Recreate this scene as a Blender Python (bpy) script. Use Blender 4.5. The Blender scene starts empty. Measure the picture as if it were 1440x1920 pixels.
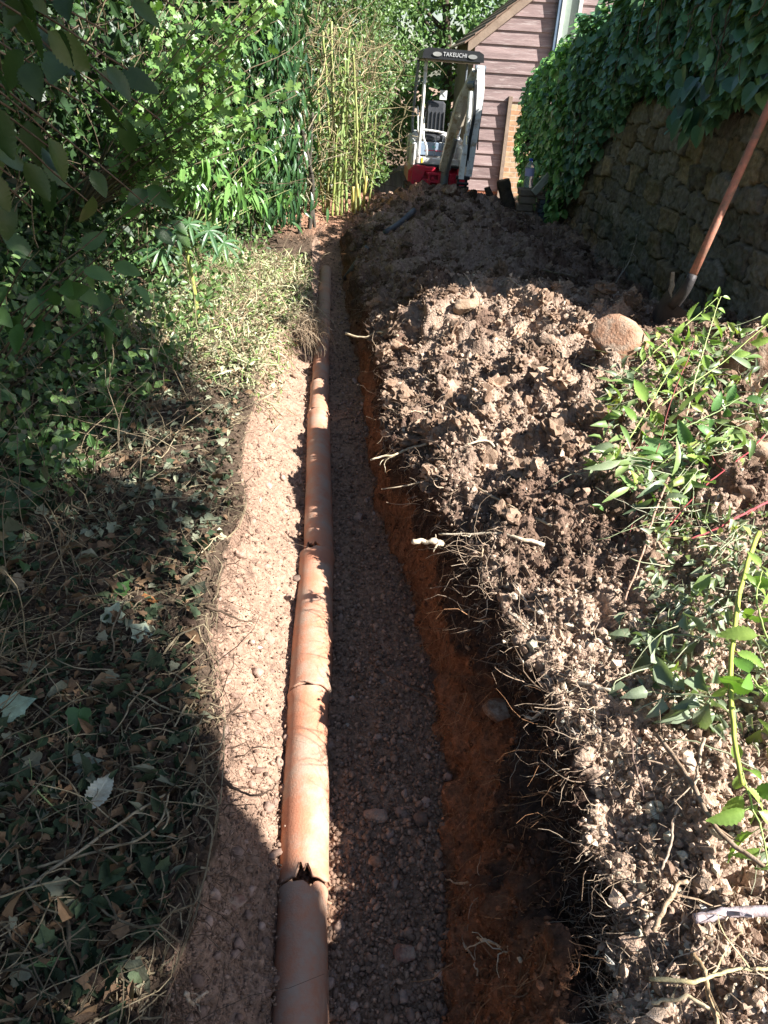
import bpy, math, random
import numpy as np
from math import radians, sin, cos, tan, pi, atan, sqrt
rng = np.random.default_rng(7)
random.seed(7)
S = bpy.context.scene
COL = S.collection

# ------------------------------------------------------------------ camera
F = 1400.0; HOR = 130.0; PT = atan((960-HOR)/F); ROLL = 0.03
CAM = np.array([0, 0, 1.6])
fw = np.array([0, cos(PT), -sin(PT)]); up0 = np.array([0, sin(PT), cos(PT)]); rt0 = np.array([1., 0, 0])
RT = rt0*cos(ROLL)+up0*sin(ROLL); UP = up0*cos(ROLL)-rt0*sin(ROLL)
cd = bpy.data.cameras.new('camera'); co = bpy.data.objects.new('camera', cd); COL.objects.link(co)
from mathutils import Matrix, Vector
m = Matrix.Identity(4)
for i in range(3):
    m[i][0] = RT[i]; m[i][1] = UP[i]; m[i][2] = -fw[i]; m[i][3] = CAM[i]
co.matrix_world = m
cd.sensor_fit = 'VERTICAL'; cd.sensor_height = 24; cd.lens = 24*F/1920
cd.clip_start = 0.05; cd.clip_end = 600
S.camera = co
# ------------------------------------------------------------------ light
SUN_EL = radians(38); SAZ = np.array([.93, -.37]); SAZ /= np.linalg.norm(SAZ)
SUN = np.array([SAZ[0]*cos(SUN_EL), SAZ[1]*cos(SUN_EL), sin(SUN_EL)])
w = bpy.data.worlds.new('World'); S.world = w; w.use_nodes = True
wn = w.node_tree; wn.nodes.clear()
sky = wn.nodes.new('ShaderNodeTexSky'); sky.sky_type = 'NISHITA'; sky.sun_disc = False
sky.sun_elevation = SUN_EL; sky.sun_rotation = math.atan2(SAZ[0], SAZ[1])
bg = wn.nodes.new('ShaderNodeBackground'); bg.inputs[1].default_value = 0.055
wo = wn.nodes.new('ShaderNodeOutputWorld')
wn.links.new(sky.outputs[0], bg.inputs[0]); wn.links.new(bg.outputs[0], wo.inputs[0])
sd = bpy.data.lights.new('sun', 'SUN'); sd.energy = 5.0; sd.angle = radians(0.53); sd.color = (1, .965, .915)
so = bpy.data.objects.new('sun', sd); COL.objects.link(so)
so.rotation_euler = Vector(SUN).to_track_quat('Z', 'Y').to_euler(); so.location = (8, -4, 9)
S.view_settings.view_transform = 'Standard'; S.view_settings.look = 'None'
S.view_settings.exposure = 1.8; S.view_settings.gamma = 1
S.cycles.max_bounces = 6; S.cycles.transparent_max_bounces = 6

# ------------------------------------------------------------------ helpers
def ray(x, y): return fw+RT*(x-720)/F+UP*(960-y)/F
def pz(x, y, z): d = ray(x, y); return CAM+d*(z-CAM[2])/d[2]
def pY(x, y, Y): d = ray(x, y); return CAM+d*Y/d[1]
def pX(x, y, X): d = ray(x, y); return CAM+d*X/d[0]
def pixel(P):
    d = P-CAM; Z = d@fw
    return 720+F*(d@RT)/Z, 960-F*(d@UP)/Z, Z

_perm = np.random.default_rng(3).permutation(4096)
_grad = np.random.default_rng(4).normal(size=(4096, 3)); _grad /= np.linalg.norm(_grad, axis=1)[:, None]
def perlin(p):
    pi_ = np.floor(p).astype(np.int64); f = p-pi_; u = f*f*f*(f*(f*6-15)+10)
    out = 0
    for dx in (0, 1):
        for dy in (0, 1):
            for dz in (0, 1):
                h = _perm[(_perm[(_perm[(pi_[:, 0]+dx) & 4095]+pi_[:, 1]+dy) & 4095]+pi_[:, 2]+dz) & 4095]
                g = _grad[h]
                d = g[:, 0]*(f[:, 0]-dx)+g[:, 1]*(f[:, 1]-dy)+g[:, 2]*(f[:, 2]-dz)
                wx = u[:, 0] if dx else 1-u[:, 0]; wy = u[:, 1] if dy else 1-u[:, 1]; wz = u[:, 2] if dz else 1-u[:, 2]
                out = out+d*wx*wy*wz
    return out*1.6
def fbm(p, octs=4, gain=.5, ridged=False):
    a = 1; s = 0; q = p.copy()
    for _ in range(octs):
        n = perlin(q)
        s = s+a*((1-2*np.abs(n)) if ridged else n); a *= gain; q = q*2.07+17.3
    return s

def setp(o, label=None, cat=None, group=None, kind=None):
    if label: o['label'] = label
    if cat: o['category'] = cat
    if group: o['group'] = group
    if kind: o['kind'] = kind
    return o
def thing(name, label, cat, loc=(0, 0, 0), group=None, rot=None):
    o = bpy.data.objects.new(name, None); COL.objects.link(o); o.location = loc
    o.empty_display_size = .1
    if rot: o.rotation_euler = rot
    return setp(o, label, cat, group)
def link(name, me, parent=None, keep=True):
    """link a mesh given in world coordinates; with a parent, shift it into the parent's frame"""
    o = bpy.data.objects.new(name, me); COL.objects.link(o)
    if parent is not None:
        o.parent = parent
        if keep:
            o.matrix_parent_inverse = parent_inv(parent)
    return o
def parent_inv(p):
    mm = Matrix.LocRotScale(p.location, p.rotation_euler, p.scale)
    if p.parent is not None: mm = parent_inv(p.parent).inverted() @ mm if False else mm
    return mm.inverted()
class Soup:
    def __init__(s): s.V = []; s.Fc = []; s.T = []; s.n = 0
    def add(s, V, Fc, T=(1, 1, 1)):
        V = np.asarray(V, float).reshape(-1, 3); Fc = np.asarray(Fc, int).reshape(-1, 3)
        T = np.asarray(T, float)
        if T.ndim == 1: T = np.tile(T, (len(V), 1))
        s.V.append(V); s.Fc.append(Fc+s.n); s.T.append(T); s.n += len(V); return s
    def build(s, name, mat, parent=None, smooth=False, keep=True):
        V = np.concatenate(s.V); Fc = np.concatenate(s.Fc); T = np.concatenate(s.T)
        return link(name, mesh_tri(name, V, Fc, mat, T, smooth), parent, keep)
def mesh_any(name, V, loops, starts, totals, mat, T=None, smooth=False):
    me = bpy.data.meshes.new(name)
    me.vertices.add(len(V)); me.vertices.foreach_set('co', np.ascontiguousarray(V, np.float32).ravel())
    me.loops.add(len(loops)); me.loops.foreach_set('vertex_index', loops.astype(np.int32))
    me.polygons.add(len(starts)); me.polygons.foreach_set('loop_start', starts.astype(np.int32))
    me.polygons.foreach_set('loop_total', totals.astype(np.int32))
    me.polygons.foreach_set('use_smooth', np.full(len(starts), smooth))
    if T is not None:
        a = me.color_attributes.new('tint', 'FLOAT_COLOR', 'POINT')
        c = np.ones((len(V), 4), np.float32); c[:, :3] = T; a.data.foreach_set('color', c.ravel())
    for mm in (mat if isinstance(mat, (list, tuple)) else [mat]): me.materials.append(mm)
    me.update(calc_edges=True)
    return me
def mesh_tri(name, V, Fc, mat, T=None, smooth=False):
    n = len(Fc)
    return mesh_any(name, V, Fc.ravel(), np.arange(n)*3, np.full(n, 3), mat, T, smooth)
def mesh_quad(name, V, Fc, mat, T=None, smooth=True):
    n = len(Fc)
    return mesh_any(name, V, Fc.ravel(), np.arange(n)*4, np.full(n, 4), mat, T, smooth)

def unit(v): return v/np.maximum(np.linalg.norm(v, axis=-1, keepdims=True), 1e-9)
def frames(d, n):
    """columns: side, dir(+Y of template), normal(+Z)"""
    d = unit(d); s = unit(np.cross(d, n)); n2 = np.cross(s, d)
    return np.stack([s, d, n2], axis=2)
def scatter(sp, tv, tf, pos, R, sc, tint):
    n = len(pos); k = len(tv)
    sc = np.asarray(sc, float)
    if sc.ndim == 1: sc = sc[:, None]
    loc = tv[None]*sc[:, None, :] if sc.shape[1] == 3 else tv[None]*sc[:, :, None]
    V = np.einsum('nij,nkj->nki', R, loc)+pos[:, None]
    Fc = tf[None]+(np.arange(n)*k)[:, None, None]
    sp.add(V.reshape(-1, 3), Fc.reshape(-1, 3), np.repeat(tint, k, axis=0))
def rand_dirs(n): return unit(rng.normal(size=(n, 3)))
def randR(n): return frames(rand_dirs(n), rand_dirs(n))

def tubes(sp, P, rad, sides, tint):
    """P (N,K,3), rad (N,K), tint (N,3)"""
    N, K, _ = P.shape
    T = np.empty_like(P); T[:, 1:-1] = P[:, 2:]-P[:, :-2]; T[:, 0] = P[:, 1]-P[:, 0]; T[:, -1] = P[:, -1]-P[:, -2]
    T = unit(T); ref = unit(rng.normal(size=(N, 1, 3)))
    main = unit(P[:, -1]-P[:, 0])[:, None]
    ref = unit(ref-main*(ref*main).sum(-1, keepdims=True))
    a = unit(np.cross(T, ref)); b = np.cross(T, a)
    th = np.arange(sides)*2*pi/sides
    ring = a[:, :, None]*np.cos(th)[None, None, :, None]+b[:, :, None]*np.sin(th)[None, None, :, None]
    V = P[:, :, None]+ring*rad[:, :, None, None]
    V = V.reshape(N, K*sides, 3)
    fs = []
    for k in range(K-1):
        for j in range(sides):
            a0 = k*sides+j; a1 = k*sides+(j+1) % sides; b0 = a0+sides; b1 = a1+sides
            fs += [(a0, a1, b1), (a0, b1, b0)]
    for j in range(1, sides-1):
        fs += [(0, j+1, j), ((K-1)*sides, (K-1)*sides+j, (K-1)*sides+j+1)]
    fs = np.array(fs)
    Fc = fs[None]+(np.arange(N)*K*sides)[:, None, None]
    sp.add(V.reshape(-1, 3), Fc.reshape(-1, 3), np.repeat(tint, K*sides, axis=0))
def smooth_line(pts, n, wob=0.0):
    pts = np.asarray(pts, float)
    seg = np.r_[0, np.cumsum(np.linalg.norm(np.diff(pts, axis=0), axis=1))]
    t = np.linspace(0, seg[-1], n)
    # catmull-ish: interpolate then smooth
    q = np.stack([np.interp(t, seg, pts[:, i]) for i in range(3)], 1)
    for _ in range(2):
        q[1:-1] = (q[:-2]+2*q[1:-1]+q[2:])/4
    if wob:
        k = np.cumsum(rng.normal(size=(n, 3)), axis=0); k -= np.linspace(0, 1, n)[:, None]*k[-1]; q += k*wob
    return q
def one_tube(sp, pts, r0, r1, sides=6, n=14, wob=0.0, tint=(1, 1, 1), bump=0.0):
    q = smooth_line(pts, n, wob)
    r = np.linspace(r0, r1, n)*(1+bump*rng.normal(size=n))
    tubes(sp, q[None], r[None], sides, np.array([tint]))
    return q
def box(sp, c, s, R=None, tint=(1, 1, 1), bev=0.0):
    x, y, z = np.array(s)/2.
    b = min(bev, x*.9, y*.9, z*.9)
    if b > 0:
        V = []
        for sx in (-1, 1):
            for sy in (-1, 1):
                for sz in (-1, 1):
                    V += [(sx*x, sy*(y-b), sz*(z-b)), (sx*(x-b), sy*y, sz*(z-b)), (sx*(x-b), sy*(y-b), sz*z)]
        V = np.array(V)
        def id(sx, sy, sz, k): return ((sx > 0)*4+(sy > 0)*2+(sz > 0))*3+k
        q = []
        for s_ in (-1, 1):
            q += [[id(s_, -1, -1, 0), id(s_, 1, -1, 0), id(s_, 1, 1, 0), id(s_, -1, 1, 0)]]
            q += [[id(-1, s_, -1, 1), id(1, s_, -1, 1), id(1, s_, 1, 1), id(-1, s_, 1, 1)]]
            q += [[id(-1, -1, s_, 2), id(1, -1, s_, 2), id(1, 1, s_, 2), id(-1, 1, s_, 2)]]
        for a in (-1, 1):
            for b_ in (-1, 1):
                q += [[id(a, b_, -1, 0), id(a, b_, 1, 0), id(a, b_, 1, 1), id(a, b_, -1, 1)]]
                q += [[id(a, -1, b_, 0), id(a, 1, b_, 0), id(a, 1, b_, 2), id(a, -1, b_, 2)]]
                q += [[id(-1, a, b_, 1), id(1, a, b_, 1), id(1, a, b_, 2), id(-1, a, b_, 2)]]
        t = []
        for f in q: t += [(f[0], f[1], f[2]), (f[0], f[2], f[3])]
        for a in (-1, 1):
            for b_ in (-1, 1):
                for c_ in (-1, 1): t.append((id(a, b_, c_, 0), id(a, b_, c_, 1), id(a, b_, c_, 2)))
    else:
        V = np.array([(i, j, k) for i in (-x, x) for j in (-y, y) for k in (-z, z)])
        q = [(0, 1, 3, 2), (4, 6, 7, 5), (0, 4, 5, 1), (2, 3, 7, 6), (0, 2, 6, 4), (1, 5, 7, 3)]
        t = []
        for f in q: t += [(f[0], f[1], f[2]), (f[0], f[2], f[3])]
    t = np.array(t)
    # consistent outward winding
    cen = V[t].mean(1); nn = np.cross(V[t[:, 1]]-V[t[:, 0]], V[t[:, 2]]-V[t[:, 0]])
    fl = (nn*cen).sum(1) < 0; t[fl] = t[fl][:, ::-1]
    if R is not None: V = V@np.asarray(R).T
    sp.add(V+np.asarray(c), t, tint)
def rotm(ax, a):
    return np.array(Matrix.Rotation(a, 3, ax))
def prism(sp, poly, y0, y1, axis='y', tint=(1, 1, 1), off=(0, 0, 0), R=None):
    """extrude a 2D polygon (convex-ish fan via triangulation)"""
    from mathutils.geometry import tessellate_polygon
    tr = tessellate_polygon([[Vector((p[0], p[1], 0)) for p in poly]])
    n = len(poly); V = []
    for yy in (y0, y1):
        for p in poly:
            V.append({'y': (p[0], yy, p[1]), 'x': (yy, p[0], p[1]), 'z': (p[0], p[1], yy)}[axis])
    V = np.array(V, float); t = []
    for a in tr: t += [tuple(a), tuple(i+n for i in a[::-1])]
    for i in range(n):
        j = (i+1) % n; t += [(i, j, j+n), (i, j+n, i+n)]
    if R is not None: V = V@np.asarray(R).T
    sp.add(V+np.asarray(off), np.array(t), tint)
def cyl(sp, a, b, r, sides=16, tint=(1, 1, 1), r2=None):
    tubes(sp, np.array([[a, b]], float), np.array([[r, r2 if r2 else r]]), sides, np.array([tint]))

# ------------------------------------------------------------------ leaf templates (tip along +Y, face +Z)
def tmpl_ovate(wd=.30, fold=.10, droop=.10):
    V = [(0, 0, 0), (0, .35, -.0), (0, .7, -droop*.4), (0, 1, -droop)]
    V += [(wd*.95, .32, fold*.9), (wd*.75, .68, fold*.6-droop*.3), (-wd*.95, .32, fold*.9), (-wd*.75, .68, fold*.6-droop*.3)]
    Fc = [(0, 4, 1), (1, 4, 5), (1, 5, 2), (2, 5, 3), (0, 1, 6), (1, 7, 6), (1, 2, 7), (2, 3, 7)]
    return np.array(V, float), np.array(Fc)
def tmpl_rhomb(wd=.3, fold=.1):
    return np.array([(0, 0, 0), (wd, .45, fold), (0, 1, -.05), (-wd, .45, fold)], float), np.array([(0, 1, 2), (0, 2, 3)])
def tmpl_lance(wd=.11, droop=.35, seg=5):
    V = []; Fc = []
    for i in range(seg+1):
        t = i/seg; ww = wd*sin(pi*min(1, t*.96+.04))**.8 if 0 < i < seg else wd*.08
        z = -droop*t*t; y = t*(1-.15*droop*t)
        V += [(-ww, y, z+ww*.35), (0, y, z), (ww, y, z+ww*.35)]
    for i in range(seg):
        a = i*3; b = a+3
        Fc += [(a, a+1, b+1), (a, b+1, b), (a+1, a+2, b+2), (a+1, b+2, b+1)]
    return np.array(V, float), np.array(Fc)
def tmpl_fan(outline, cen=(0, .4, -.03), curl=.12):
    V = [cen]+[(x, y, curl*(abs(x)**1.5)*1.2-.10*max(0, y-.5)) for x, y in outline]; n = len(outline)
    return np.array(V, float), np.array([(0, 1+i, 1+(i+1) % n) for i in range(n)])
IVY = [(0, 0), (.18, -.10), (.42, -.06), (.50, .14), (.38, .30), (.46, .52), (.26, .60), (.12, .80), (0, 1.0),
       (-.12, .80), (-.26, .60), (-.46, .52), (-.38, .30), (-.50, .14), (-.42, -.06), (-.18, -.10)]
BIGIVY = [(0, 0), (.20, -.10), (.40, -.04), (.48, .16), (.46, .34), (.42, .55), (.28, .72), (.12, .90), (0, 1.0),
          (-.12, .90), (-.28, .72), (-.42, .55), (-.46, .34), (-.48, .16), (-.40, -.04), (-.20, -.10)]
HAW = [(0, 0), (.10, .12), (.30, .18), (.34, .30), (.16, .36), (.34, .46), (.40, .62), (.18, .60), (.20, .78), (.12, .92), (0, 1.0),
       (-.12, .92), (-.20, .78), (-.18, .60), (-.40, .62), (-.34, .46), (-.16, .36), (-.34, .30), (-.30, .18), (-.10, .12)]
def serr(wd=.30, n=9):
    pts = [(0, 0)]
    for i in range(1, n):
        t = i/n; w_ = wd*sin(pi*t**.8)**.8
        pts += [(w_*.86, t-.03), (w_*1.02, t+.01)]
    pts += [(0, 1)]
    return pts+[(-x, y) for x, y in pts[-2:0:-1]]
L_OV = tmpl_ovate(); L_RH = tmpl_rhomb(); L_LA = tmpl_lance(); L_IVY = tmpl_fan(IVY); L_BIVY = tmpl_fan(BIGIVY, curl=.25)
L_HAW = tmpl_fan(HAW); 
def tmpl_serr(wd=.23, n=8, fold=.35, droop=.30, bulge=.75):
    V = []; Fc = []
    for k in range(n+1):
        t = k/n; V.append((0, t, -droop*t*t))
    for sgn in (1, -1):
        b0 = len(V)
        for k in range(n):
            for f_, o_ in ((.15, .90), (.85, 1.06)):
                t = (k+f_)/n; w_ = wd*sin(pi*min(1, t**bulge))**.85*o_
                V.append((sgn*w_, t+.035, -droop*t*t+fold*w_-(.012 if f_ < .5 else -.006)))
        for k in range(n):
            a, b = (b0+2*k, b0+2*k+1)
            tr = [(k, a, k+1), (a, b, k+1)]
            if k < n-1: tr.append((k+1, b, b+1))
            Fc += [t_ if sgn > 0 else t_[::-1] for t_ in tr]
    return np.array(V, float), np.array(Fc)
L_SER = tmpl_serr(); L_FING = tmpl_lance(.085, .25, 5); L_BIG = tmpl_serr(.29, 11, .22, .22, .8)
L_GRASS = tmpl_lance(.03, .5, 4)

# ------------------------------------------------------------------ materials
class NT:
    def __init__(s, name):
        s.m = bpy.data.materials.new(name); s.m.use_nodes = True; s.t = s.m.node_tree; s.t.nodes.clear()
        s.out = s.t.nodes.new('ShaderNodeOutputMaterial')
    def n(s, typ, **kw):
        o = s.t.nodes.new(typ)
        for k, v in kw.items():
            if k.startswith('i_'):
                key = k[2:]; key = int(key) if key.isdigit() else key.replace('_', ' ')
                o.inputs[key].default_value = v
            else: setattr(o, k, v)
        return o
    def l(s, a, b): s.t.links.new(a, b)
    def noise(s, scale, detail=4, rough=.6, vec=None):
        o = s.n('ShaderNodeTexNoise', i_Scale=scale, i_Detail=detail, i_Roughness=rough)
        if vec: s.l(vec, o.inputs['Vector'])
        return o
    def ramp(s, fac, stops):
        o = s.n('ShaderNodeValToRGB'); e = o.color_ramp.elements
        while len(e) < len(stops): e.new(.5)
        for i, (p, c) in enumerate(stops): e[i].position = p; e[i].color = (*c, 1)
        s.l(fac, o.inputs[0]); return o
    def mix(s, a, b, fac, mode='MIX'):
        o = s.n('ShaderNodeMix', data_type='RGBA', blend_type=mode)
        for sock, v in ((o.inputs[6], a), (o.inputs[7], b), (o.inputs[0], fac)):
            if isinstance(v, (int, float)): sock.default_value = v
            elif isinstance(v, tuple): sock.default_value = (*v, 1)
            else: s.l(v, sock)
        return o.outputs[2]
def pos(nt):
    return nt.n('ShaderNodeNewGeometry').outputs['Position']
def mat(name, c1, c2=None, scale=8, rough=.8, bump=0, bscale=60, tint=False, metal=0, spec=.3, trans=0, detail=5, obj=False, dirt=None, dirt_amt=.4, dirt_scale=6, coat=0, stretch=None):
    nt = NT(name); p = nt.n('ShaderNodeTexCoord').outputs['Object'] if obj else pos(nt)
    if stretch: mp = nt.n('ShaderNodeMapping'); mp.inputs['Scale'].default_value = stretch; nt.l(p, mp.inputs[0]); p = mp.outputs[0]
    b = nt.n('ShaderNodeBsdfPrincipled', i_Roughness=rough, i_Metallic=metal)
    b.inputs['Specular IOR Level'].default_value = spec
    if coat: b.inputs['Coat Weight'].default_value = coat
    if c2 is None: c2 = tuple(x*.75 for x in c1)
    n1 = nt.noise(scale, detail, .65, p)
    col = nt.ramp(n1.outputs[0], [(.35, c1), (.65, c2)]).outputs[0]
    if tint:
        a = nt.n('ShaderNodeAttribute', attribute_name='tint'); col = nt.mix(col, a.outputs[0], 1.0, 'MULTIPLY')
    if dirt:
        n3 = nt.noise(dirt_scale, 7, .7, p)
        f = nt.ramp(n3.outputs[0], [(.62-dirt_amt*.35, (0, 0, 0)), (.72-dirt_amt*.2, (1, 1, 1))])
        col = nt.mix(col, dirt, f.outputs[0])
    nt.l(col, b.inputs['Base Color'])
    if bump:
        n2 = nt.noise(bscale, 4, .6, p); bp = nt.n('ShaderNodeBump', i_Strength=bump, i_Distance=.01)
        nt.l(n2.outputs[0], bp.inputs['Height']); nt.l(bp.outputs[0], b.inputs['Normal'])
    if trans:
        tb = nt.n('ShaderNodeBsdfTranslucent'); tc = nt.mix(col, (1.0, 1.25, .35), .8, 'MULTIPLY'); nt.l(tc, tb.inputs[0])
        mx = nt.n('ShaderNodeMixShader'); mx.inputs[0].default_value = trans
        nt.l(b.outputs[0], mx.inputs[1]); nt.l(tb.outputs[0], mx.inputs[2]); nt.l(mx.outputs[0], nt.out.inputs[0])
    else: nt.l(b.outputs[0], nt.out.inputs[0])
    return nt.m

# ------------------------------------------------------------------ terrain
YP = np.array([.5, .92, 1.11, 1.33, 1.51, 1.72, 1.96, 2.23, 2.57, 2.97, 3.48, 4.08, 4.87, 5.66, 6.45, 7.47, 8.6])
XP = np.array([-.13, -.155, -.175, -.196, -.213, -.228, -.247, -.258, -.274, -.309, -.361, -.409, -.466, -.519, -.568, -.638, -.70])
ZF_Y = np.array([.3, 1., 2., 3., 4., 5., 6., 7., 7.7, 8.4, 9.2]); ZF = np.array([-.42, -.42, -.40, -.37, -.33, -.28, -.22, -.17, -.13, -.02, .10])
XR_Y = np.array([.3, 1.09, 1.40, 1.69, 1.93, 2.35, 2.70, 3.12, 3.65, 4.28, 5.11, 6.2, 7.09, 8.4]); XR = np.array([.17, .19, .206, .238, .214, .178, .129, .069, -.02, -.116, -.202, -.34, -.44, -.55])
XL_Y = np.array([.3, .75, .85, 1.03, 1.25, 1.51, 1.85, 2.14, 2.71, 3.04, 3.52, 4.3, 4.8, 5.42, 6.0, 6.73, 8.4]); XL = np.array([-.40, -.41, -.42, -.40, -.41, -.45, -.55, -.60, -.60, -.68, -.72, -.79, -.80, -.70, -.70, -.73, -.85])
LP_Y = np.array([.3, .75, .85, 1.0, 1.11, 1.23, 1.46, 1.66, 1.91, 2.21, 2.58, 2.80, 3.06, 3.48, 4.09, 4.56, 5.14, 6.2, 7.1, 8.4]); LP = np.array([.53, .53, .54, .52, .53, .54, .48, .44, .37, .30, .22, .14, .06, 0, -.01, -.06, -.11, -.24, -.34, -.45])
pipe_x = lambda Y: np.interp(Y, YP, XP)
floor_z = lambda Y: np.interp(Y, ZF_Y, ZF)
HY = np.array([.3, 1.0, 1.5, 2.5, 3.5, 4.3, 4.8, 5.2, 5.7, 6.3, 7.2, 8.2, 9.2, 9.9, 10.6, 12, 14])
HX = np.array([0, .15, .35, .7, 1.1, 1.5, 1.9, 2.3, 2.7])    # distance from the lip
HT = np.array([
 [.06, .075, .09, .10, .11, .12, .12, .12, .12],
 [.09, .10, .11, .12, .13, .14, .14, .14, .14],
 [.15, .18, .20, .22, .24, .25, .25, .25, .25],
 [.13, .18, .23, .29, .32, .31, .29, .27, .27],
 [.06, .13, .20, .28, .32, .33, .31, .28, .26],
 [.04, .12, .22, .32, .35, .35, .33, .30, .28],
 [.09, .27, .40, .44, .42, .38, .33, .28, .26],
 [.09, .24, .36, .39, .36, .31, .24, .18, .14],
 [.08, .17, .24, .24, .22, .16, .08, .04, .04],
 [.08, .17, .24, .26, .24, .16, .06, .00, .00],
 [.09, .19, .28, .36, .38, .30, .12, .00, .00],
 [.10, .18, .27, .38, .40, .32, .12, .00, .00],
 [.10, .15, .23, .35, .37, .28, .10, .00, .00],
 [.10, .10, .16, .32, .34, .22, .06, .00, .00],
 [.10, .08, .12, .26, .28, .18, .05, .00, .00],
 [.0, -.05, -.15, -.24, -.26, -.26, -.22, -.1, -.1],
 [-.1, -.2, -.3, -.36, -.36, -.36, -.36, -.3, -.3]])
def heap(d, Y):
    d = np.clip(d, 0, 2.69); Yc = np.clip(Y, HY[0], HY[-1]-1e-6)
    iy = np.clip(np.searchsorted(HY, Yc, side='right')-1, 0, len(HY)-2); ix = np.clip(np.searchsorted(HX, d, side='right')-1, 0, len(HX)-2)
    ty = (Yc-HY[iy])/(HY[iy+1]-HY[iy]); tx = (d-HX[ix])/(HX[ix+1]-HX[ix]); ty = ty*ty*(3-2*ty)
    return (HT[iy, ix]*(1-tx)+HT[iy, ix+1]*tx)*(1-ty)+(HT[iy+1, ix]*(1-tx)+HT[iy+1, ix+1]*tx)*ty
def sstep(a, b, x): t = np.clip((x-a)/(b-a), 0, 1); return t*t*(3-2*t)
def base_z(X, Y):
    """height and zone weights at X,Y"""
    wob = perlin(np.stack([X*0+3.3, Y*3.1, X*0], 1))*.03
    wob2 = perlin(np.stack([X*0+9.3, Y*4.1, X*0+2], 1))*.055+perlin(np.stack([X*0+1.3, Y*13, X*0+2], 1))*.022
    Yc = np.clip(Y, .3, 12)
    fade = 1-sstep(8.2, 9.3, Y)
    zf = floor_z(Yc); xl = np.interp(Yc, XL_Y, XL)+wob*.7; lp = np.interp(Yc, LP_Y, LP)+wob2*fade; xr = np.interp(Yc, XR_Y, XR)+wob*.5
    fl = np.interp(Yc, YP, XP)-.085+wob*.3; xr = np.minimum(xr, lp-.05); fl = np.maximum(fl, xl+.08)
    bank = .0+.10*sstep(0, 1.2, xl-X)+.07*np.exp(-((X+1.05)/.35)**2-((Y-5.6)/.9)**2)+.05*np.exp(-((X+1.0)/.4)**2-((Y-3.0)/.8)**2)
    bank = bank-.05*sstep(0, .06, -(xl-X)+.03)
    hp = heap(X-lp, Y)
    tl = np.clip((X-xl)/(fl-xl), 0, 1); tr = np.clip((X-xr)/(lp-xr), 0, 1)
    zsl = -.02+(zf+.035+.045*sstep(1.9, 1.3, Y)+.02)*(tl**.72)            # left slope
    zlip = hp*0+heap(lp*0, Y)
    zsr = zf+(zlip-zf)*(tr**1.15)
    z = np.where(X < xl, bank, np.where(X < fl, zsl, np.where(X < xr, zf+.035*np.clip((fl+.18-X)/.18, 0, 1), np.where(X < lp, zsr, hp))))
    z = z+np.where((X > .2), .24*np.exp(-((X-.37)/.055)**2-((Y-.86)/.13)**2)-.16*np.exp(-((X-.475)/.05)**2-((Y-.92)/.2)**2), 0)
    z = np.where((Y > 8.2) & (X < lp), z*fade+(1-fade)*(.06-.10*sstep(10.5, 13, Y)), z)
    z = z*(1-sstep(13, 16, Y))+(-.42)*sstep(13, 16, Y)
    zone = np.where(X < xl, 0, np.where(X < fl, 1, np.where(X < xr, 2, np.where(X < lp, 3, 4))))
    return z, zone, tl, tr, X-lp
ys = np.concatenate([np.linspace(-30, 0, 16)[:-1], np.linspace(0, .3, 5)[:-1], .3*np.exp(np.linspace(0, np.log(13/.3), 980)), 13*np.exp(np.linspace(0, np.log(12), 26))[1:]])
xs = np.concatenate([-np.exp(np.linspace(np.log(150), np.log(2.6), 26))[:-1], np.linspace(-2.6, -1.1, 120)[:-1], np.linspace(-1.1, 1.3, 440)[:-1], np.linspace(1.3, 2.5, 130)[:-1], np.exp(np.linspace(np.log(2.5), np.log(150), 26))])
GX, GY = np.meshgrid(xs, ys); ny, nx = GX.shape
gx = GX.ravel(); gy = GY.ravel()
gz, zone, TL, TR, DL = base_z(gx, gy)
Zg = gz.reshape(ny, nx)
dzdx = np.gradient(Zg, xs, axis=1); dzdy = np.gradient(Zg, ys, axis=0)
NB = unit(np.stack([-dzdx, -dzdy, np.ones_like(dzdx)], -1).reshape(-1, 3))
P = np.stack([gx, gy, gz], 1)
near = (np.abs(gx) < 5) & (gy > -1) & (gy < 18)
amp = np.select([zone == 0, zone == 1, zone == 2, zone == 3, zone == 4], [.030, .022, .010, .046, .080])
n1 = np.zeros(len(P)); n2 = np.zeros(len(P)); n3 = np.zeros(len(P))
q = P[near]
n1[near] = fbm(q*5, 3); n2[near] = fbm(q*17+5, 3, .6); n3[near] = fbm(q*60, 2, .7)
big = np.zeros(len(P)); big[near] = perlin(q*2.7+3)*.055+(np.abs(perlin(q*5.2+8))*.13-.035)
rid = np.zeros(len(P)); rid[near] = np.clip(fbm(q*11+31, 3, .6, True), -1, 2)
disp = amp*(n1*.7+n2*.45*(1-.55*sstep(3, 4.5, gy)*(zone == 4)))+np.select([zone == 4, zone == 3, zone == 2], [.006, .005, .003], .005)*n3*(1-.6*sstep(3, 4.5, gy))
disp += np.where(zone == 4, .013*rid*(1-.75*sstep(2.8, 4.2, gy)), 0)+np.where(zone == 3, .008*rid, 0)
disp += np.where(zone == 4, big*(.35+.65*sstep(.0, .25, DL))*(.55+.45*sstep(1.5, 3, gy)), 0)+np.where(zone == 3, .35*big, 0)
disp[~near] = 0
P = P+NB*disp[:, None]
P[(gx < -3) | (gx > 3), 2] = np.where(np.abs(gy) < 14, P[(gx < -3) | (gx > 3), 2][0]*0+gz[(gx < -3) | (gx > 3)][0]*0, -.42)[(gx < -3) | (gx > 3)] if False else P[(gx < -3) | (gx > 3), 2]
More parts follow.
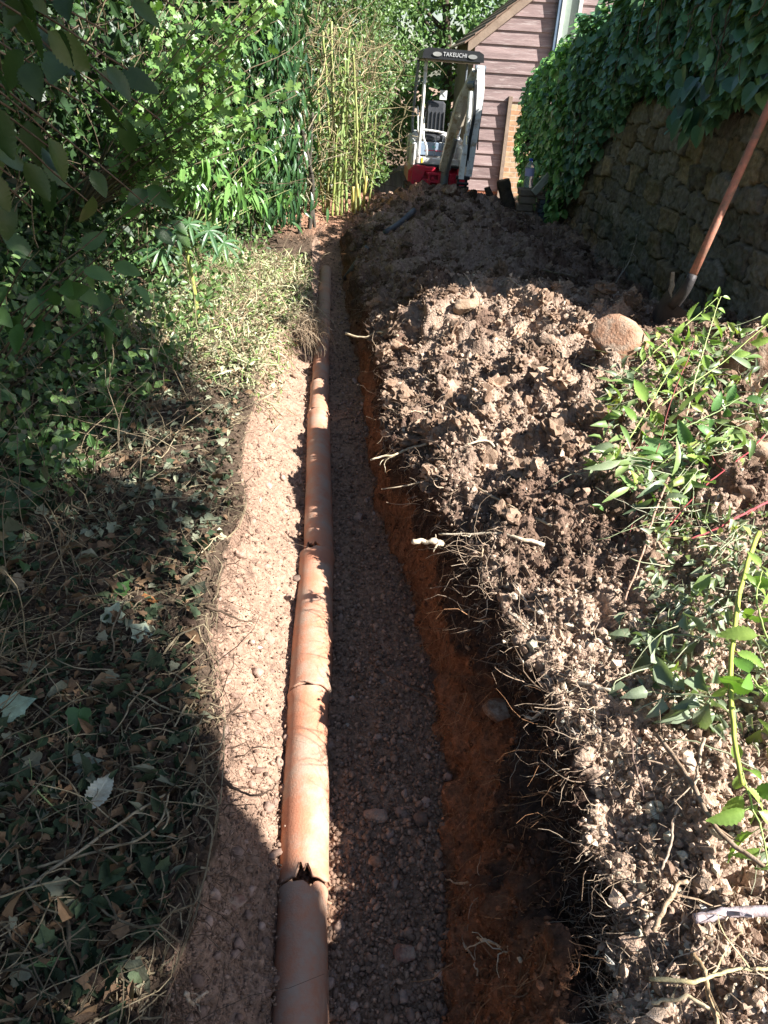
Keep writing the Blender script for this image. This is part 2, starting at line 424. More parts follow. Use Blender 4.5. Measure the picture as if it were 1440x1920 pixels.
# soil colours by zone (soil layers, plus painted sun and shade on the heap)
c = np.zeros((len(P), 3))
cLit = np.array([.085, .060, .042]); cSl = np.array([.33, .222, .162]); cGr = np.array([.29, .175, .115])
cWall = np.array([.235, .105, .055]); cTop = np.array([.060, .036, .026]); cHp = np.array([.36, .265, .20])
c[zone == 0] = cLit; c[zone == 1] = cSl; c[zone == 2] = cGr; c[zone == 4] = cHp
dry = sstep(4.0, 4.8, gy)*(gx > -1.6)*(zone == 0)*sstep(7.6, 6.4, gy)
c = c*(1-dry[:, None])+np.array([.30, .24, .16])*dry[:, None]
tw = sstep(.42, .72, TR+n1*.30)
mw = zone == 3
c[mw] = cWall*(1-tw[mw, None])+cTop*tw[mw, None]
c[mw] = c[mw]*(1-.35*np.clip(n2[mw, None], 0, 1))
# dark topsoil near the lip of the heap, mottled
c[zone == 4] *= (1+.28*sstep(2.4, 1.5, gy[zone == 4]))[:, None]  # near heap lightened to read as sunlit
th = np.clip(sstep(.30, .02, DL)*.8+.35*np.clip(n2+.1, 0, 1), 0, 1)*(zone == 4)*(.08+.92*sstep(1.5, 2.7, gy))
c = c*(1-th[:, None])+cTop*1.6*th[:, None]
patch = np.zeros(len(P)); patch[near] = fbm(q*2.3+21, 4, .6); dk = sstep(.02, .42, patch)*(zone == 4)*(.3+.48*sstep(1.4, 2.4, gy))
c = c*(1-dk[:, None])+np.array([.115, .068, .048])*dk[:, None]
far_shade = sstep(4.9, 5.6, gy)*(zone >= 3)
c = c*(1-far_shade[:, None]*.35)+np.array([.17, .095, .062])*far_shade[:, None]*.35  # far heap browned and darkened to stand for the wall's shade
red = sstep(8.3, 9.2, gy)*(gx < .35)*sstep(12.5, 11, gy)
c = c*(1-red[:, None])+np.array([.36, .20, .13])*red[:, None]
s1 = (zone == 1); k = sstep(.25, 0, TL)*s1*(gy < 4.5); c = c*(1-.35*k[:, None])+np.array([.22, .14, .10])*.35*k[:, None]
c *= (1+.22*n1[:, None]*.5+.25*n3[:, None])
c = np.clip(c, .01, .8)
idx = np.arange(ny*nx).reshape(ny, nx)
Q = np.stack([idx[:-1, :-1], idx[:-1, 1:], idx[1:, 1:], idx[1:, :-1]], -1).reshape(-1, 4)
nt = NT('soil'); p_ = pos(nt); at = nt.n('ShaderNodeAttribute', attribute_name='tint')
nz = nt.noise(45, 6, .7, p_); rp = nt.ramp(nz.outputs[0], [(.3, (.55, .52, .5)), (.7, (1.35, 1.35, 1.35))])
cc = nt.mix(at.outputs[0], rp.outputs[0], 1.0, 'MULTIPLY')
b = nt.n('ShaderNodeBsdfPrincipled', i_Roughness=.95); b.inputs['Specular IOR Level'].default_value = .15
vo = nt.n('ShaderNodeTexVoronoi', i_Scale=110.0); nt.l(p_, vo.inputs['Vector'])
nb = nt.noise(230, 4, .7, p_); ad = nt.n('ShaderNodeMath', operation='ADD'); nt.l(vo.outputs[0], ad.inputs[0]); nt.l(nb.outputs[0], ad.inputs[1])
bp = nt.n('ShaderNodeBump', i_Strength=.8, i_Distance=.008); nt.l(ad.outputs[0], bp.inputs['Height']); nt.l(bp.outputs[0], b.inputs['Normal'])
nt.l(cc, b.inputs['Base Color']); nt.l(b.outputs[0], nt.out.inputs[0]); M_SOIL = nt.m
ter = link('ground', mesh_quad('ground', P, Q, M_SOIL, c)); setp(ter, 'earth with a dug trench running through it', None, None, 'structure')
del ter['label']
# sampling of terrain vertices
area = np.gradient(xs)[None, :]*np.gradient(ys)[:, None]*np.sqrt(1+dzdx**2+dzdy**2); area = np.clip(area.ravel(), 0, .05)
dep = np.maximum((P-CAM)@fw, .8)
px, py, _ = pixel(P); px = 720+F*((P-CAM)@RT)/dep; py = 960-F*((P-CAM)@UP)/dep
inview = (px > -250) & (px < 2000) & (py > -100) & (py < 2250) & (gy > .25)
TREE = np.zeros(1)
def pick(n, wgt, power=2.0):
    w_ = wgt*area*inview/dep**power; cs = np.cumsum(w_); i = np.searchsorted(cs, rng.random(n)*cs[-1]); i = np.clip(i, 0, len(P)-1)
    return i
def zat(x, y):
    """ground height near x,y"""
    ix = np.clip(np.searchsorted(xs, x), 1, nx-1); iy = np.clip(np.searchsorted(ys, y), 1, ny-1)
    return P.reshape(ny, nx, 3)[iy, ix, 2]
def onpix(x, y, lift=0.0):
    """first ground point seen along the ray of a photo pixel"""
    d = ray(x, y); t = np.linspace(.5, 16, 1800); q_ = CAM+d[None]*t[:, None]
    zz = zat(q_[:, 0], q_[:, 1]); hit = np.nonzero(q_[:, 2] <= zz+1e-3)[0]
    k_ = hit[0] if len(hit) else len(t)-1
    r_ = q_[k_].copy(); r_[2] += lift; return r_
# ------------------------------------------------------------------ materials of the place
M_STONE = mat('gravel_stone', (.9, .88, .86), (.6, .58, .56), 60, .85, .3, 200, tint=True)
M_CLOD = mat('clod_earth', (1, 1, 1), (.7, .66, .62), 70, .95, .6, 260, tint=True, spec=.1)
M_ROOT = mat('root_bark', (1, 1, 1), (.6, .55, .48), 40, .8, .3, 150, tint=True)
M_LEAF = mat('leaf', (1, 1, 1), (.72, .78, .7), 20, .42, .15, 60, tint=True, trans=.28, spec=.45)
M_GLOSS = mat('glossy_leaf', (1, 1, 1), (.75, .8, .75), 14, .33, .12, 50, tint=True, trans=.15, spec=.5)
M_DEAD = mat('dead_leaf', (1, 1, 1), (.65, .6, .55), 30, .75, .3, 90, tint=True, trans=.1, spec=.2)
M_BARK = mat('bark', (.10, .075, .05), (.045, .035, .025), 14, .9, .6, 60)
M_STEM = mat('green_stem', (1, 1, 1), (.8, .8, .7), 20, .5, .1, 60, tint=True)
M_CLAY = mat('fired_clay', (.47, .215, .125), (.40, .175, .105), 5, .66, .25, 150, dirt=(.38, .27, .20), dirt_amt=.55, dirt_scale=8, spec=.35)
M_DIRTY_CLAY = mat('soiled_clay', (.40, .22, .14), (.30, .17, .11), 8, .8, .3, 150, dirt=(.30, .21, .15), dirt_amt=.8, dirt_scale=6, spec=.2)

# ------------------------------------------------------------------ drain pipes (each a clay section)
jy = [(497, 'far'), (530, ''), (562, ''), (595, ''), (632, ''), (668, ''), (712, ''), (770, ''), (1032, ''), (1290, ''), (1655, ''), (2300, '')]
jY = [pz(600, a, -.12-.2*min(1, max(0, (a-500)/500)))[1] for a, _ in jy]
jY = np.interp([a for a, _ in jy], [490, 560, 620, 700, 800, 900, 1000, 1100, 1200, 1300, 1400, 1500, 1600, 1750, 1900, 2200], [7.47, 6.445, 5.664, 4.869, 4.076, 3.482, 2.972, 2.566, 2.233, 1.956, 1.716, 1.511, 1.333, 1.107, .919, .6])
PL = ['farthest clay drain pipe section, its end buried under the rubble in shade',
 'shaded clay drain pipe section, second from the buried far end of the run',
 'shaded clay drain pipe section in the narrow part, third from the buried far end',
 'shaded clay drain pipe section just beyond the overhanging dry straw tuft',
 'clay drain pipe section beside the overhanging straw tuft, half in shade',
 'short sunlit clay drain pipe section just on the near side of the straw tuft',
 'short sunlit clay drain pipe section with a dark chipped notch at its near joint',
 'narrow sunlit clay drain pipe section before the wider long one',
 'long clay drain pipe section ending at the upper black crescent hole',
 'clay drain pipe section striped with root shadows, just below the upper crescent hole',
 'bright orange clay drain pipe section ending at the lower jagged black hole',
 'nearest clay drain pipe section, dull pinkish brown and lying in shade']
rr = [.052, .055, .055, .056, .058, .060, .062, .068, .077, .072, .070, .069]
def pipe_mesh(p0, p1, r, notch0=None, notch1=None, seed=0):
    """hollow section from p0 (far) to p1 (near); notch = (angle, halfwidth, depth) broken out of that end"""
    g = np.random.default_rng(seed); n, k = 96, 64
    ax = unit(p1-p0); L = np.linalg.norm(p1-p0); s = unit(np.cross(ax, [0, 0, 1])); u = np.cross(s, ax)
    e_ = min(.3, .10/L); t = np.r_[np.linspace(0, e_, 26)[:-1], np.linspace(e_, 1-e_, 14)[:-1], np.linspace(1-e_, 1, 25)]; k = len(t)
    V = []; cols = []
    for rad in (r, r-.012):
        for i in range(k):
            a = np.arange(n)*2*pi/n
            flare = .004*math.exp(-(t[i]*L/.02)**2)+.003*math.exp(-((1-t[i])*L/.03)**2)
            q_ = rad+flare+.0016*np.sin(2*a+seed)+.0014*np.sin(t[i]*9+seed)
            x = t[i]*L+(0.004*np.sin(3*a+seed)+.003*np.sin(7*a+seed) if i in (0, k-1) else 0)
            x = np.ones(n)*x
            for nn, e_nd in ((notch0, 0), (notch1, 1)):
                if nn:
                    da = np.abs((a-nn[0]+pi) % (2*pi)-pi)/nn[1]
                    dep_n = np.where(da < 1, nn[2]*np.clip(1-da**1.6, 0, 1)*(.72+.28*np.sin(9*a+seed)+.16*np.sin(23*a+seed*2)), 0)
                    x = np.minimum(x, L-dep_n) if e_nd else np.maximum(x, dep_n)
            V.append(p0+ax*x[:, None]+s*(q_*np.cos(a))[:, None]+u*(q_*np.sin(a))[:, None])
    V = np.concatenate(V); Fq = []
    def removed(i, j):
        a = (j+.5)*2*pi/n; x = (t[i]+t[i+1])/2*L
        for nn, xx in ((notch0, x), (notch1, L-x)):
            if nn:
                da = (a-nn[0]+pi) % (2*pi)-pi
                if abs(da) < nn[1] and xx < nn[2]*(1-(abs(da)/nn[1])**2)*(.75+.35*sin(5*a+seed*1.7)): return True
        return False
    rm = np.zeros((k-1, n), bool)
    id_ = lambda sh, i, j: sh*k*n+i*n+j % n
    for i in range(k-1):
        for j in range(n):
            if rm[i, j]: continue
            Fq.append((id_(0, i, j), id_(0, i, j+1), id_(0, i+1, j+1), id_(0, i+1, j)))
            Fq.append((id_(1, i, j), id_(1, i+1, j), id_(1, i+1, j+1), id_(1, i, j+1)))
            for (di, dj, e) in ((1, 0, ((i+1, j), (i+1, j+1))), (-1, 0, ((i, j+1), (i, j))), (0, 1, ((i, j+1), (i+1, j+1))), (0, -1, ((i+1, j), (i, j)))):
                a_, b_ = i+di, (j+dj) % n
                if a_ < 0 or a_ >= k-1 or rm[a_, b_]:
                    (x0, y0), (x1, y1) = e
                    Fq.append((id_(0, x0, y0), id_(0, x1, y1), id_(1, x1, y1), id_(1, x0, y0)))
    return V, np.array(Fq)
for i in range(11):
    Ya = jY[i]+(.0 if i else 0); Yb = jY[i+1] if i+1 < len(jY) else .35
    if i == 0: Ya = jY[0]+.12; 
    g = .006
    za = float(floor_z(Ya))+.03; zb = float(floor_z(Yb))+.03
    jit = rng.normal(size=2)*.004
    p0 = np.array([pipe_x(Ya)+jit[0], Ya-g, za]); p1 = np.array([pipe_x(Yb)+jit[1], Yb+g, zb])
    nt0 = {8: (1.15, .42, .02), 10: (1.9, .30, .02)}.get(i); nt1 = {7: (1.0, .75, .055), 9: (1.6, .36, .065), 6: (.9, .5, .03), 5: (1.1, .4, .02)}.get(i)
    V, Fq = pipe_mesh(p0, p1, rr[i] if i < len(rr) else .07, nt0, nt1, i)
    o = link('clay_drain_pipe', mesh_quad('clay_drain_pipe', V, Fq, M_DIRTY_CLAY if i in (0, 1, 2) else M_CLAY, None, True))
    setp(o, PL[i], 'drain pipe', 'clay drain pipe sections laid along the trench')

# ------------------------------------------------------------------ crumbs, gravel and clods
def ico(sub):
    import bmesh
    bm = bmesh.new(); bmesh.ops.create_icosphere(bm, subdivisions=sub, radius=.5)
    V = np.array([v.co[:] for v in bm.verts]); Fc = np.array([[v.index for v in f.verts] for f in bm.faces]); bm.free(); return V, Fc
I1, I2, I3 = ico(1), ico(2), ico(3)
def lumps(sp, base, n, idx, size, flat, tints, lift, variants=8, rough=.25, freq=2.5):
    ii = np.array_split(rng.permutation(n), variants)
    for v, sub in enumerate(ii):
        tv = base[0].copy(); tv = tv*(1+rough*fbm(tv*freq+v*13.7, 2)[:, None])*(1+.15*rng.normal(size=3))
        R = randR(len(sub)); sc = size[sub, None]*(1+.2*rng.normal(size=(len(sub), 3)))*np.array([1, 1, flat])
        p_ = P[idx[sub]]+NB[idx[sub]]*(size[sub]*lift)[:, None]+rng.normal(size=(len(sub), 3))*.006
        scatter(sp, tv, base[1], p_, R, sc, tints[sub])
def tint_mix(n, a, b, pw=1.0, v=.15):
    t = rng.random(n)[:, None]**pw
    return np.clip((np.array(a)*(1-t)+np.array(b)*t)*(1+v*rng.normal(size=(n, 1))), .01, .9)
# gravel on floor
sp = Soup(); n = 17000; i = pick(n, (zone == 2)*1.0*(gy < 9)); sz = rng.gamma(4, .0024, n)+.003
lumps(sp, I1, n, i, sz, .8, tint_mix(n, (.38, .24, .165), (.20, .13, .095), 1, .25), .15)
n = 13000; i = pick(n, (zone == 1)*1.0*(gy < 8)); sz = rng.gamma(2, .0019, n)+.0022
lumps(sp, I1, n, i, sz, .8, tint_mix(n, (.37, .255, .19), (.25, .165, .12), 1, .2), .1)
n = 420; i = pick(n, (((zone == 1)*1.0+(zone == 2)*.8)*(gy < 8)), 1.6); lumps(sp, I2, n, i, rng.gamma(2.5, .007, n)+.010, .7, tint_mix(n, (.42, .30, .24), (.26, .17, .13), 1, .2), .05, 6, .4)
g1 = sp.build('gravel', M_STONE, None, True); setp(g1, 'loose gravel and crumbs lining the trench floor and its sunny slope', 'gravel', None, 'stuff')
# crumbs over the spoil heap
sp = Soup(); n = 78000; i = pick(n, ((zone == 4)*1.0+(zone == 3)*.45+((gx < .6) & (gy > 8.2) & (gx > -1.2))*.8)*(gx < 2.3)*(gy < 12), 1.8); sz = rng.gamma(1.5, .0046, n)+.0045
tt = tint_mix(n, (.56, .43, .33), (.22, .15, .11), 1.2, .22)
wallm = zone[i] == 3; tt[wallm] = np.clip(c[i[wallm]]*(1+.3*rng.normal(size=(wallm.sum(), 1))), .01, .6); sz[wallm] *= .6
tt *= (1+.30*sstep(2.4, 1.5, gy[i]))[:, None]; tt = np.clip(tt, 0, .68); fm = gy[i] > 5.2; tt[fm] *= np.array([.66, .58, .52]); dk_ = (dk[i]*(rng.random(n) < .85))[:, None]; tt = tt*(1-dk_)+tt*np.array([.34, .27, .24])*dk_  # near crumbs lightened for sun, far ones darkened for the wall's shade
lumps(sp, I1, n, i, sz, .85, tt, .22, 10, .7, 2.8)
n = 800; i = pick(n, ((zone == 4)*1.0)*(gy > 1.7)*(gx < 2.2)*(gy < 11), 1.3); sz = rng.gamma(2.0, .010, n)+.014
lumps(sp, I2, n, i, np.minimum(sz, .055), .8, tint_mix(n, (.42, .30, .22), (.22, .145, .10), 1, .15), .10, 10, .5, 5)
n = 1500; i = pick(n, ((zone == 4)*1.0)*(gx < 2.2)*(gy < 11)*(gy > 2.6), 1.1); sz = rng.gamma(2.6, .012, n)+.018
tt = tint_mix(n, (.46, .33, .24), (.20, .13, .09), 1, .18)*(1-.6*dk[i])[:, None]*np.where(gy[i] > 5.2, .7, 1.)[:, None]  # far clods darkened as if in the wall's shade
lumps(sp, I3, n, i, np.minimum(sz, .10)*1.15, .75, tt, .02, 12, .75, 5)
g2 = sp.build('spoil', M_CLOD, None, False); setp(g2, 'crumbly dug earth and clods covering the heap beside the trench', 'earth', None, 'stuff')

# distinct stones
def stone(name, pxl, size, tint, label, seed, lift=.3, rot=None, rough=.28, sm=True, group=None):
    p_ = onpix(*pxl); tv = I3[0].copy(); g = np.random.default_rng(seed)
    tv = tv*(1+rough*fbm(tv*1.6+seed*7.1, 3)[:, None])
    ax = unit(g.normal(size=3)); 
    for k_ in range(7):          # a few flattened faces
        nrm = unit(g.normal(size=3)); d_ = tv@nrm; tv = tv-np.clip(d_-.29, 0, 1)[:, None]*nrm*.95
    tv = tv*(1+(.14 if name == 'earth_clod' else .035)*fbm(tv*9+seed, 3, .7)[:, None])
    V = tv*np.array(size); R = rotm('Z', rot[2] if rot else 0)@rotm('X', rot[0] if rot else 0)@rotm('Y', rot[1] if rot else 0)
    V = V@R.T+p_+np.array([0, 0, size[2]*lift])
    Tn = np.clip(np.array(tint)*(1+.15*fbm(tv*6, 3)[:, None]), .02, .8)
    o = link(name, mesh_tri(name, V, I3[1], M_STONE2, Tn, sm)); setp(o, label, 'stone' if name != 'earth_clod' else 'clod', group); return o
M_STONE2 = mat('sandstone', (1, 1, 1), (.70, .64, .58), 18, .92, .9, 70, tint=True, spec=.12, dirt=(.36, .27, .20), dirt_amt=.5, dirt_scale=16)
stone('large_stone', (1150, 652), (.36, .27, .27), (.40, .235, .155), 'large smooth reddish brown stone sitting on the crest of the earth heap', 5, .12, (.1, .2, -.3), .20)
stone('stone', (705, 1532), (.085, .055, .04), (.30, .19, .14), 'flat reddish stone lying alone on the trench floor', 9, .3)
stone('stone', (1415, 850), (.17, .14, .11), (.38, .26, .18), 'pale brown stone at the right edge, half behind the red stem', 11, .2)
stone('stone', (1400, 925), (.085, .07, .055), (.36, .25, .19), 'small rounded stone lying between the two red stems', 12, .2)
stone('stone', (755, 1790), (.065, .055, .045), (.27, .15, .12), 'dark reddish stone low on the shaded trench floor', 14, .3)
stone('stone', (1240, 650), (.10, .08, .07), (.36, .25, .18), 'fist sized stone right beside the large reddish stone', 16, .2)
stone('stone', (440, 1700), (.06, .05, .045), (.34, .20, .16), 'pinkish stone in the earth at the foot of the left bank', 17, .3)
stone('stone', (515, 1105), (.05, .04, .012), (.42, .27, .18), 'flat orange tile chip on the sunny gravel slope', 18, .3)
stone('stone', (940, 1330), (.11, .09, .07), (.20, .11, .07), 'dull brown stone set in the shaded trench wall', 19, -.1)
stone('stone', (1030, 645), (.14, .08, .07), (.36, .25, .18), 'angular stone half buried left of the large reddish stone', 23, .15)
stone('stone', (650, 1362), (.022, .018, .014), (.55, .50, .45), 'tiny white pebble on the floor beside the clay pipe', 24, .3)
stone('earth_clod', (1410, 690), (.34, .24, .26), (.20, .115, .075), 'big fibrous brown clod of earth at the right edge behind the weeds', 21, .22, None, .35)
stone('earth_clod', (740, 655), (.10, .10, .09), (.33, .22, .15), 'round crumbly clod on the left shoulder of the heap', 31, .3, None, .4)
stone('earth_clod', (875, 580), (.15, .13, .12), (.36, .26, .18), 'pale clod crowning the sunny left end of the heap', 33, .2, None, .45)
stone('earth_clod', (845, 368), (.26, .18, .15), (.20, .115, .08), 'largest dark clod on top of the far heap below the digger', 35, .3, None, .4)

# ------------------------------------------------------------------ fine roots and rootlets (uncountable)
def curl_lines(p0, d0, L, K=6, curl=.5, grav=0.0):
    N = len(p0); Pn = np.zeros((N, K, 3)); Pn[:, 0] = p0; d = unit(d0)
    for k_ in range(1, K):
        d = unit(d+rng.normal(size=(N, 3))*curl*.6+np.array([0, 0, -grav])); Pn[:, k_] = Pn[:, k_-1]+d*(L/(K-1))[:, None]
    return Pn
sp = Soup(); n = 12500
wl = ((zone == 4)*(1+4*np.exp(-np.maximum(DL, 0)/.18))+(zone == 3)*sstep(.7, 1, TR)*2.2)*(gy < 6.5)*(gx < 2.2)
i = pick(n, wl, 1.7); L = rng.gamma(3, .020, n)
d = NB[i]*.6+rng.normal(size=(n, 3))*.9+np.where(DL[i] < .12, -1, 0)[:, None]*np.array([.6, 0, .2])
r = rng.gamma(3, .00022, n)+.0003
tubes(sp, curl_lines(P[i], d, L, 6, .8, .12), r[:, None]*np.linspace(1, .4, 6)[None], 3, tint_mix(n, (.48, .38, .28), (.20, .13, .09), 1.1, .2))
n = 1500; i = pick(n, ((zone == 3)*1.0)*(gy < 7), 1.6); L = rng.gamma(3, .03, n)
tubes(sp, curl_lines(P[i]+NB[i]*.006, NB[i]*.25+rng.normal(size=(n, 3))*.5+np.array([0, 0, -.8]), L, 6, .6, .15), (rng.gamma(3, .00022, n)+.0003)[:, None]*np.linspace(1, .4, 6)[None], 3, tint_mix(n, (.42, .22, .11), (.16, .09, .05), 1, .15))
n = 420; i = pick(n, ((zone == 0)*sstep(-.10, -.0, DL*0+gx-np.interp(gy, XL_Y, XL))+(zone == 1)*sstep(.35, 0, TL))*(gy < 7), 1.6); L = rng.gamma(3, .035, n)
tubes(sp, curl_lines(P[i]+NB[i]*.004, np.array([.9, 0, .2])+rng.normal(size=(n, 3))*.6, L, 6, .7, .12), (rng.gamma(3, .0003, n)+.0004)[:, None]*np.linspace(1, .4, 6)[None], 3, tint_mix(n, (.20, .13, .09), (.07, .045, .03), 1, .15))
n = 70; yy_ = rng.uniform(1.15, 2.3, n); xx_ = np.interp(yy_, LP_Y, LP)+rng.uniform(-.04, .05, n); p_ = np.stack([xx_, yy_, zat(xx_, yy_)], 1)
tubes(sp, curl_lines(p_, np.array([-.8, .0, .9])+rng.normal(size=(n, 3))*.55, rng.uniform(.07, .20, n), 8, .5, .05), rng.uniform(.0010, .0022, n)[:, None]*np.linspace(1, .35, 8)[None], 4, tint_mix(n, (.40, .31, .23), (.18, .12, .08)))
o = sp.build('rootlets', M_ROOT); setp(o, 'fine pale and dark rootlets sticking out of the dug earth and trench edges', 'roots', None, 'stuff')

# ------------------------------------------------------------------ notable roots
def V3(*a): return np.array(a, float)
def line_pts(spec): return np.array([pz(x, y, z) for x, y, z in spec])
ROOTS = [
 ([(650, 626, .10), (688, 636, .09), (712, 640, .07), (745, 655, .10)], .011, .007, (.62, .52, .36), 'stout pale broken root poking out over the trench near the straw tuft', 0),
 ([(696, 861, .09), (735, 858, .10), (762, 854, .08), (800, 866, .05)], .007, .005, (.68, .58, .42), 'bleached root stub pointing left halfway along the trench wall', 0),
 ([(720, 917, .10), (790, 909, .13), (832, 916, .10), (885, 952, .10), (950, 1000, .12), (1030, 1010, .2)], .004, .005, (.52, .42, .30), 'long thin wavy root curving over the trench wall into the heap', 1),
 ([(816, 836, .18), (850, 850, .19), (870, 862, .18), (905, 855, .17), (925, 868, .15)], .006, .004, (.62, .52, .40), 'short kinked pale root lying on the dark lip of the heap', 1),
 ([(776, 1014, .13), (803, 1012, .14), (828, 1019, .12)], .013, .011, (.66, .56, .42), 'thick cut off root end, the stoutest stub at the trench edge', 0),
 ([(824, 1000, .16), (880, 1003, .18), (930, 1012, .18), (962, 1026, .18), (1020, 1022, .2)], .005, .006, (.66, .57, .44), 'pale forked root running right from the thick cut stub', 2),
 ([(906, 1022, .17), (902, 1075, .10), (884, 1130, .03), (880, 1165, -.03)], .004, .002, (.50, .38, .26), 'thin root hanging straight down the trench wall', 2),
 ([(838, 1138, -.02), (862, 1178, -.03), (886, 1218, -.05)], .008, .006, (.26, .18, .12), 'dark straight root across the shaded trench wall, lower of the looped pair', 0),
 ([(838, 1138, -.02), (858, 1150, -.01), (880, 1170, -.01), (868, 1186, -.03)], .006, .004, (.30, .20, .13), 'bent brown root forming a loop in the shaded trench wall', 0),
 ([(770, 810, .12), (798, 786, .16), (840, 776, .20)], .004, .003, (.60, .48, .34), 'slender pale root slanting up onto the heap above the middle stub', 0),
 ([(948, 1178, .10), (985, 1192, .13), (1022, 1222, .15)], .006, .004, (.60, .52, .42), 'grey white root poking from the lip beside the wilted leaves', 2),
 ([(963, 1125, .13), (990, 1150, .14), (1010, 1165, .14)], .005, .004, (.56, .46, .36), 'short root just above the grey white one on the lip', 1),
 ([(986, 1242, .10), (1000, 1272, .11), (1045, 1292, .13), (1090, 1320, .14)], .005, .003, (.66, .58, .48), 'forked whitish root pointing at the trench under the wilted leaves', 3),
 ([(1000, 1302, .08), (1050, 1318, .10), (1130, 1350, .13)], .005, .004, (.70, .62, .50), 'straight whitish root lying flat across the lip above the black hollow', 0),
 ([(988, 1345, .06), (1010, 1350, .07), (1024, 1356, .06)], .006, .004, (.66, .58, .47), 'small white root tip just left of the hanging root fringe', 0),
 ([(840, 1645, -.12), (885, 1656, -.10), (915, 1672, -.10), (945, 1676, -.1)], .004, .005, (.46, .36, .26), 'pale root sticking from the shaded wall low in the trench', 1),
 ([(902, 1760, -.02), (945, 1772, .0), (965, 1786, .0), (985, 1800, -.01)], .005, .004, (.62, .53, .38), 'knobbly pale root beside the small sunlit patch of crumbs', 2),
 ([(880, 1768, -.06), (893, 1790, -.08), (903, 1828, -.12)], .003, .002, (.55, .44, .32), 'short hooked rootlet below the knobbly root, in the dark wall', 0),
 ([(1072, 1400, .10), (1062, 1440, .04), (1068, 1474, .0)], .007, .005, (.50, .44, .38), 'left one of two frayed roots hanging at the dark hollow', 2),
 ([(1102, 1388, .10), (1098, 1430, .05), (1112, 1472, .0)], .006, .003, (.50, .43, .35), 'right one of two frayed roots hanging at the dark hollow', 1),
 ([(1155, 530, .25), (1180, 490, .40), (1190, 462, .52), (1194, 440, .62)], .007, .003, (.42, .38, .33), 'tall pale root standing upright in front of the stone wall', 2),
 ([(1018, 508, .30), (1045, 512, .34), (1078, 520, .32)], .010, .008, (.20, .15, .11), 'thick brown stick lying in the shade behind the sunny heap', 0),
 ([(950, 520, .48), (960, 540, .42), (972, 562, .38)], .004, .003, (.60, .50, .38), 'white root sticking up at the left of the heap crest', 0),
 ([(868, 512, .50), (885, 535, .44), (900, 560, .40)], .004, .003, (.52, .42, .32), 'leftmost thin root rising from the heap crest', 0),
 ([(1010, 522, .50), (1018, 540, .44), (1045, 555, .38), (1050, 524, .48)], .004, .003, (.55, .46, .35), 'v shaped root standing on the heap crest', 0),
 ([(612, 592, .05), (600, 580, .06), (575, 560, .07), (548, 548, .06)], .003, .004, (.58, .50, .38), 'arched pale root reaching over the pipe from the straw tuft', 0),
 ([(625, 620, .0), (600, 602, .05), (570, 590, .07)], .003, .004, (.58, .50, .38), 'lower straight root reaching over the pipe from the straw tuft', 0),
 ([(690, 1240, -.3), (900, 1380, -.2), (930, 1395, -.18)], .002, .002, (.14, .07, .04), 'thin dark root trailing down the shaded orange wall', 0),
 ([(455, 1320, .0), (430, 1345, -.02), (405, 1330, -.01), (390, 1310, 0)], .005, .006, (.10, .065, .045), 'dark twisted root at the left bank edge with a blunt tip', 2),
 ([(520, 1470, -.12), (490, 1490, -.10), (450, 1485, -.06), (400, 1460, -.03)], .002, .005, (.10, .065, .045), 'dark branching root lying on the sunny gravel slope', 3),
 ([(480, 1165, -.10), (445, 1168, -.05), (410, 1150, -.01), (385, 1140, .01)], .002, .005, (.11, .075, .05), 'dark root arching from the left bank onto the sunny slope', 2),
 ([(390, 1860, -.05), (370, 1870, -.03), (345, 1862, -.01)], .004, .004, (.55, .42, .30), 'pale looped root in the sunny corner at the foot of the left bank', 1)]
for pts, r0, r1, tc, lab, nb_ in ROOTS:
    q_ = line_pts(pts)
    q_[:, 2] = np.maximum(q_[:, 2], [zat(a[0], a[1])+.004 for a in q_]) if 'stick' in lab or 'slope' in lab else q_[:, 2]
    if any(w_ in lab for w_ in ('shaded wall', 'knobbly', 'hooked', 'trench wall, lower', 'forming a loop')):
        q_ = np.array([onpix(a_[0], a_[1])+np.array([-.012, -.006, .006]) for a_ in pts])
    else: q_[:, 2] = np.maximum(q_[:, 2], np.array([zat(a[0], a[1]) for a in q_])+.014)
    L_ = np.linalg.norm(np.diff(q_, axis=0), axis=1).sum()
    th_ = thing('root', lab, 'root', tuple(q_[-1]), 'roots sticking out of the dug earth')
    sp = Soup(); K = 18
    tc = tuple(x*.95 for x in tc); qq = one_tube(sp, q_, r0*.62, r1*1.15, 7, K, .0026, tc, .14)
    sp.build('main_root', M_ROOT, th_, True)
    for b_ in range(nb_+2):
        k_ = int(rng.integers(3, K-3)); sp = Soup(); dd = unit(rng.normal(size=3)+unit(qq[k_-1]-qq[k_+1])*1.2)
        pp = curl_lines(qq[k_][None], dd[None], np.array([L_*rng.uniform(.15, .35)+.02]), 7, .6, .05)
        tubes(sp, pp, np.linspace(r0*.5, r0*.15, 7)[None], 4, np.array([tc])*.95); sp.build('side_root', M_ROOT, th_, True)
    cps = Soup(); cyl(cps, qq[0]+unit(qq[0]-qq[1])*.002, qq[0]-unit(qq[0]-qq[1])*.003, r0*.56, 7, tuple(min(.85, x*1.25) for x in tc)); cps.build('cut_end', M_ROOT, th_)
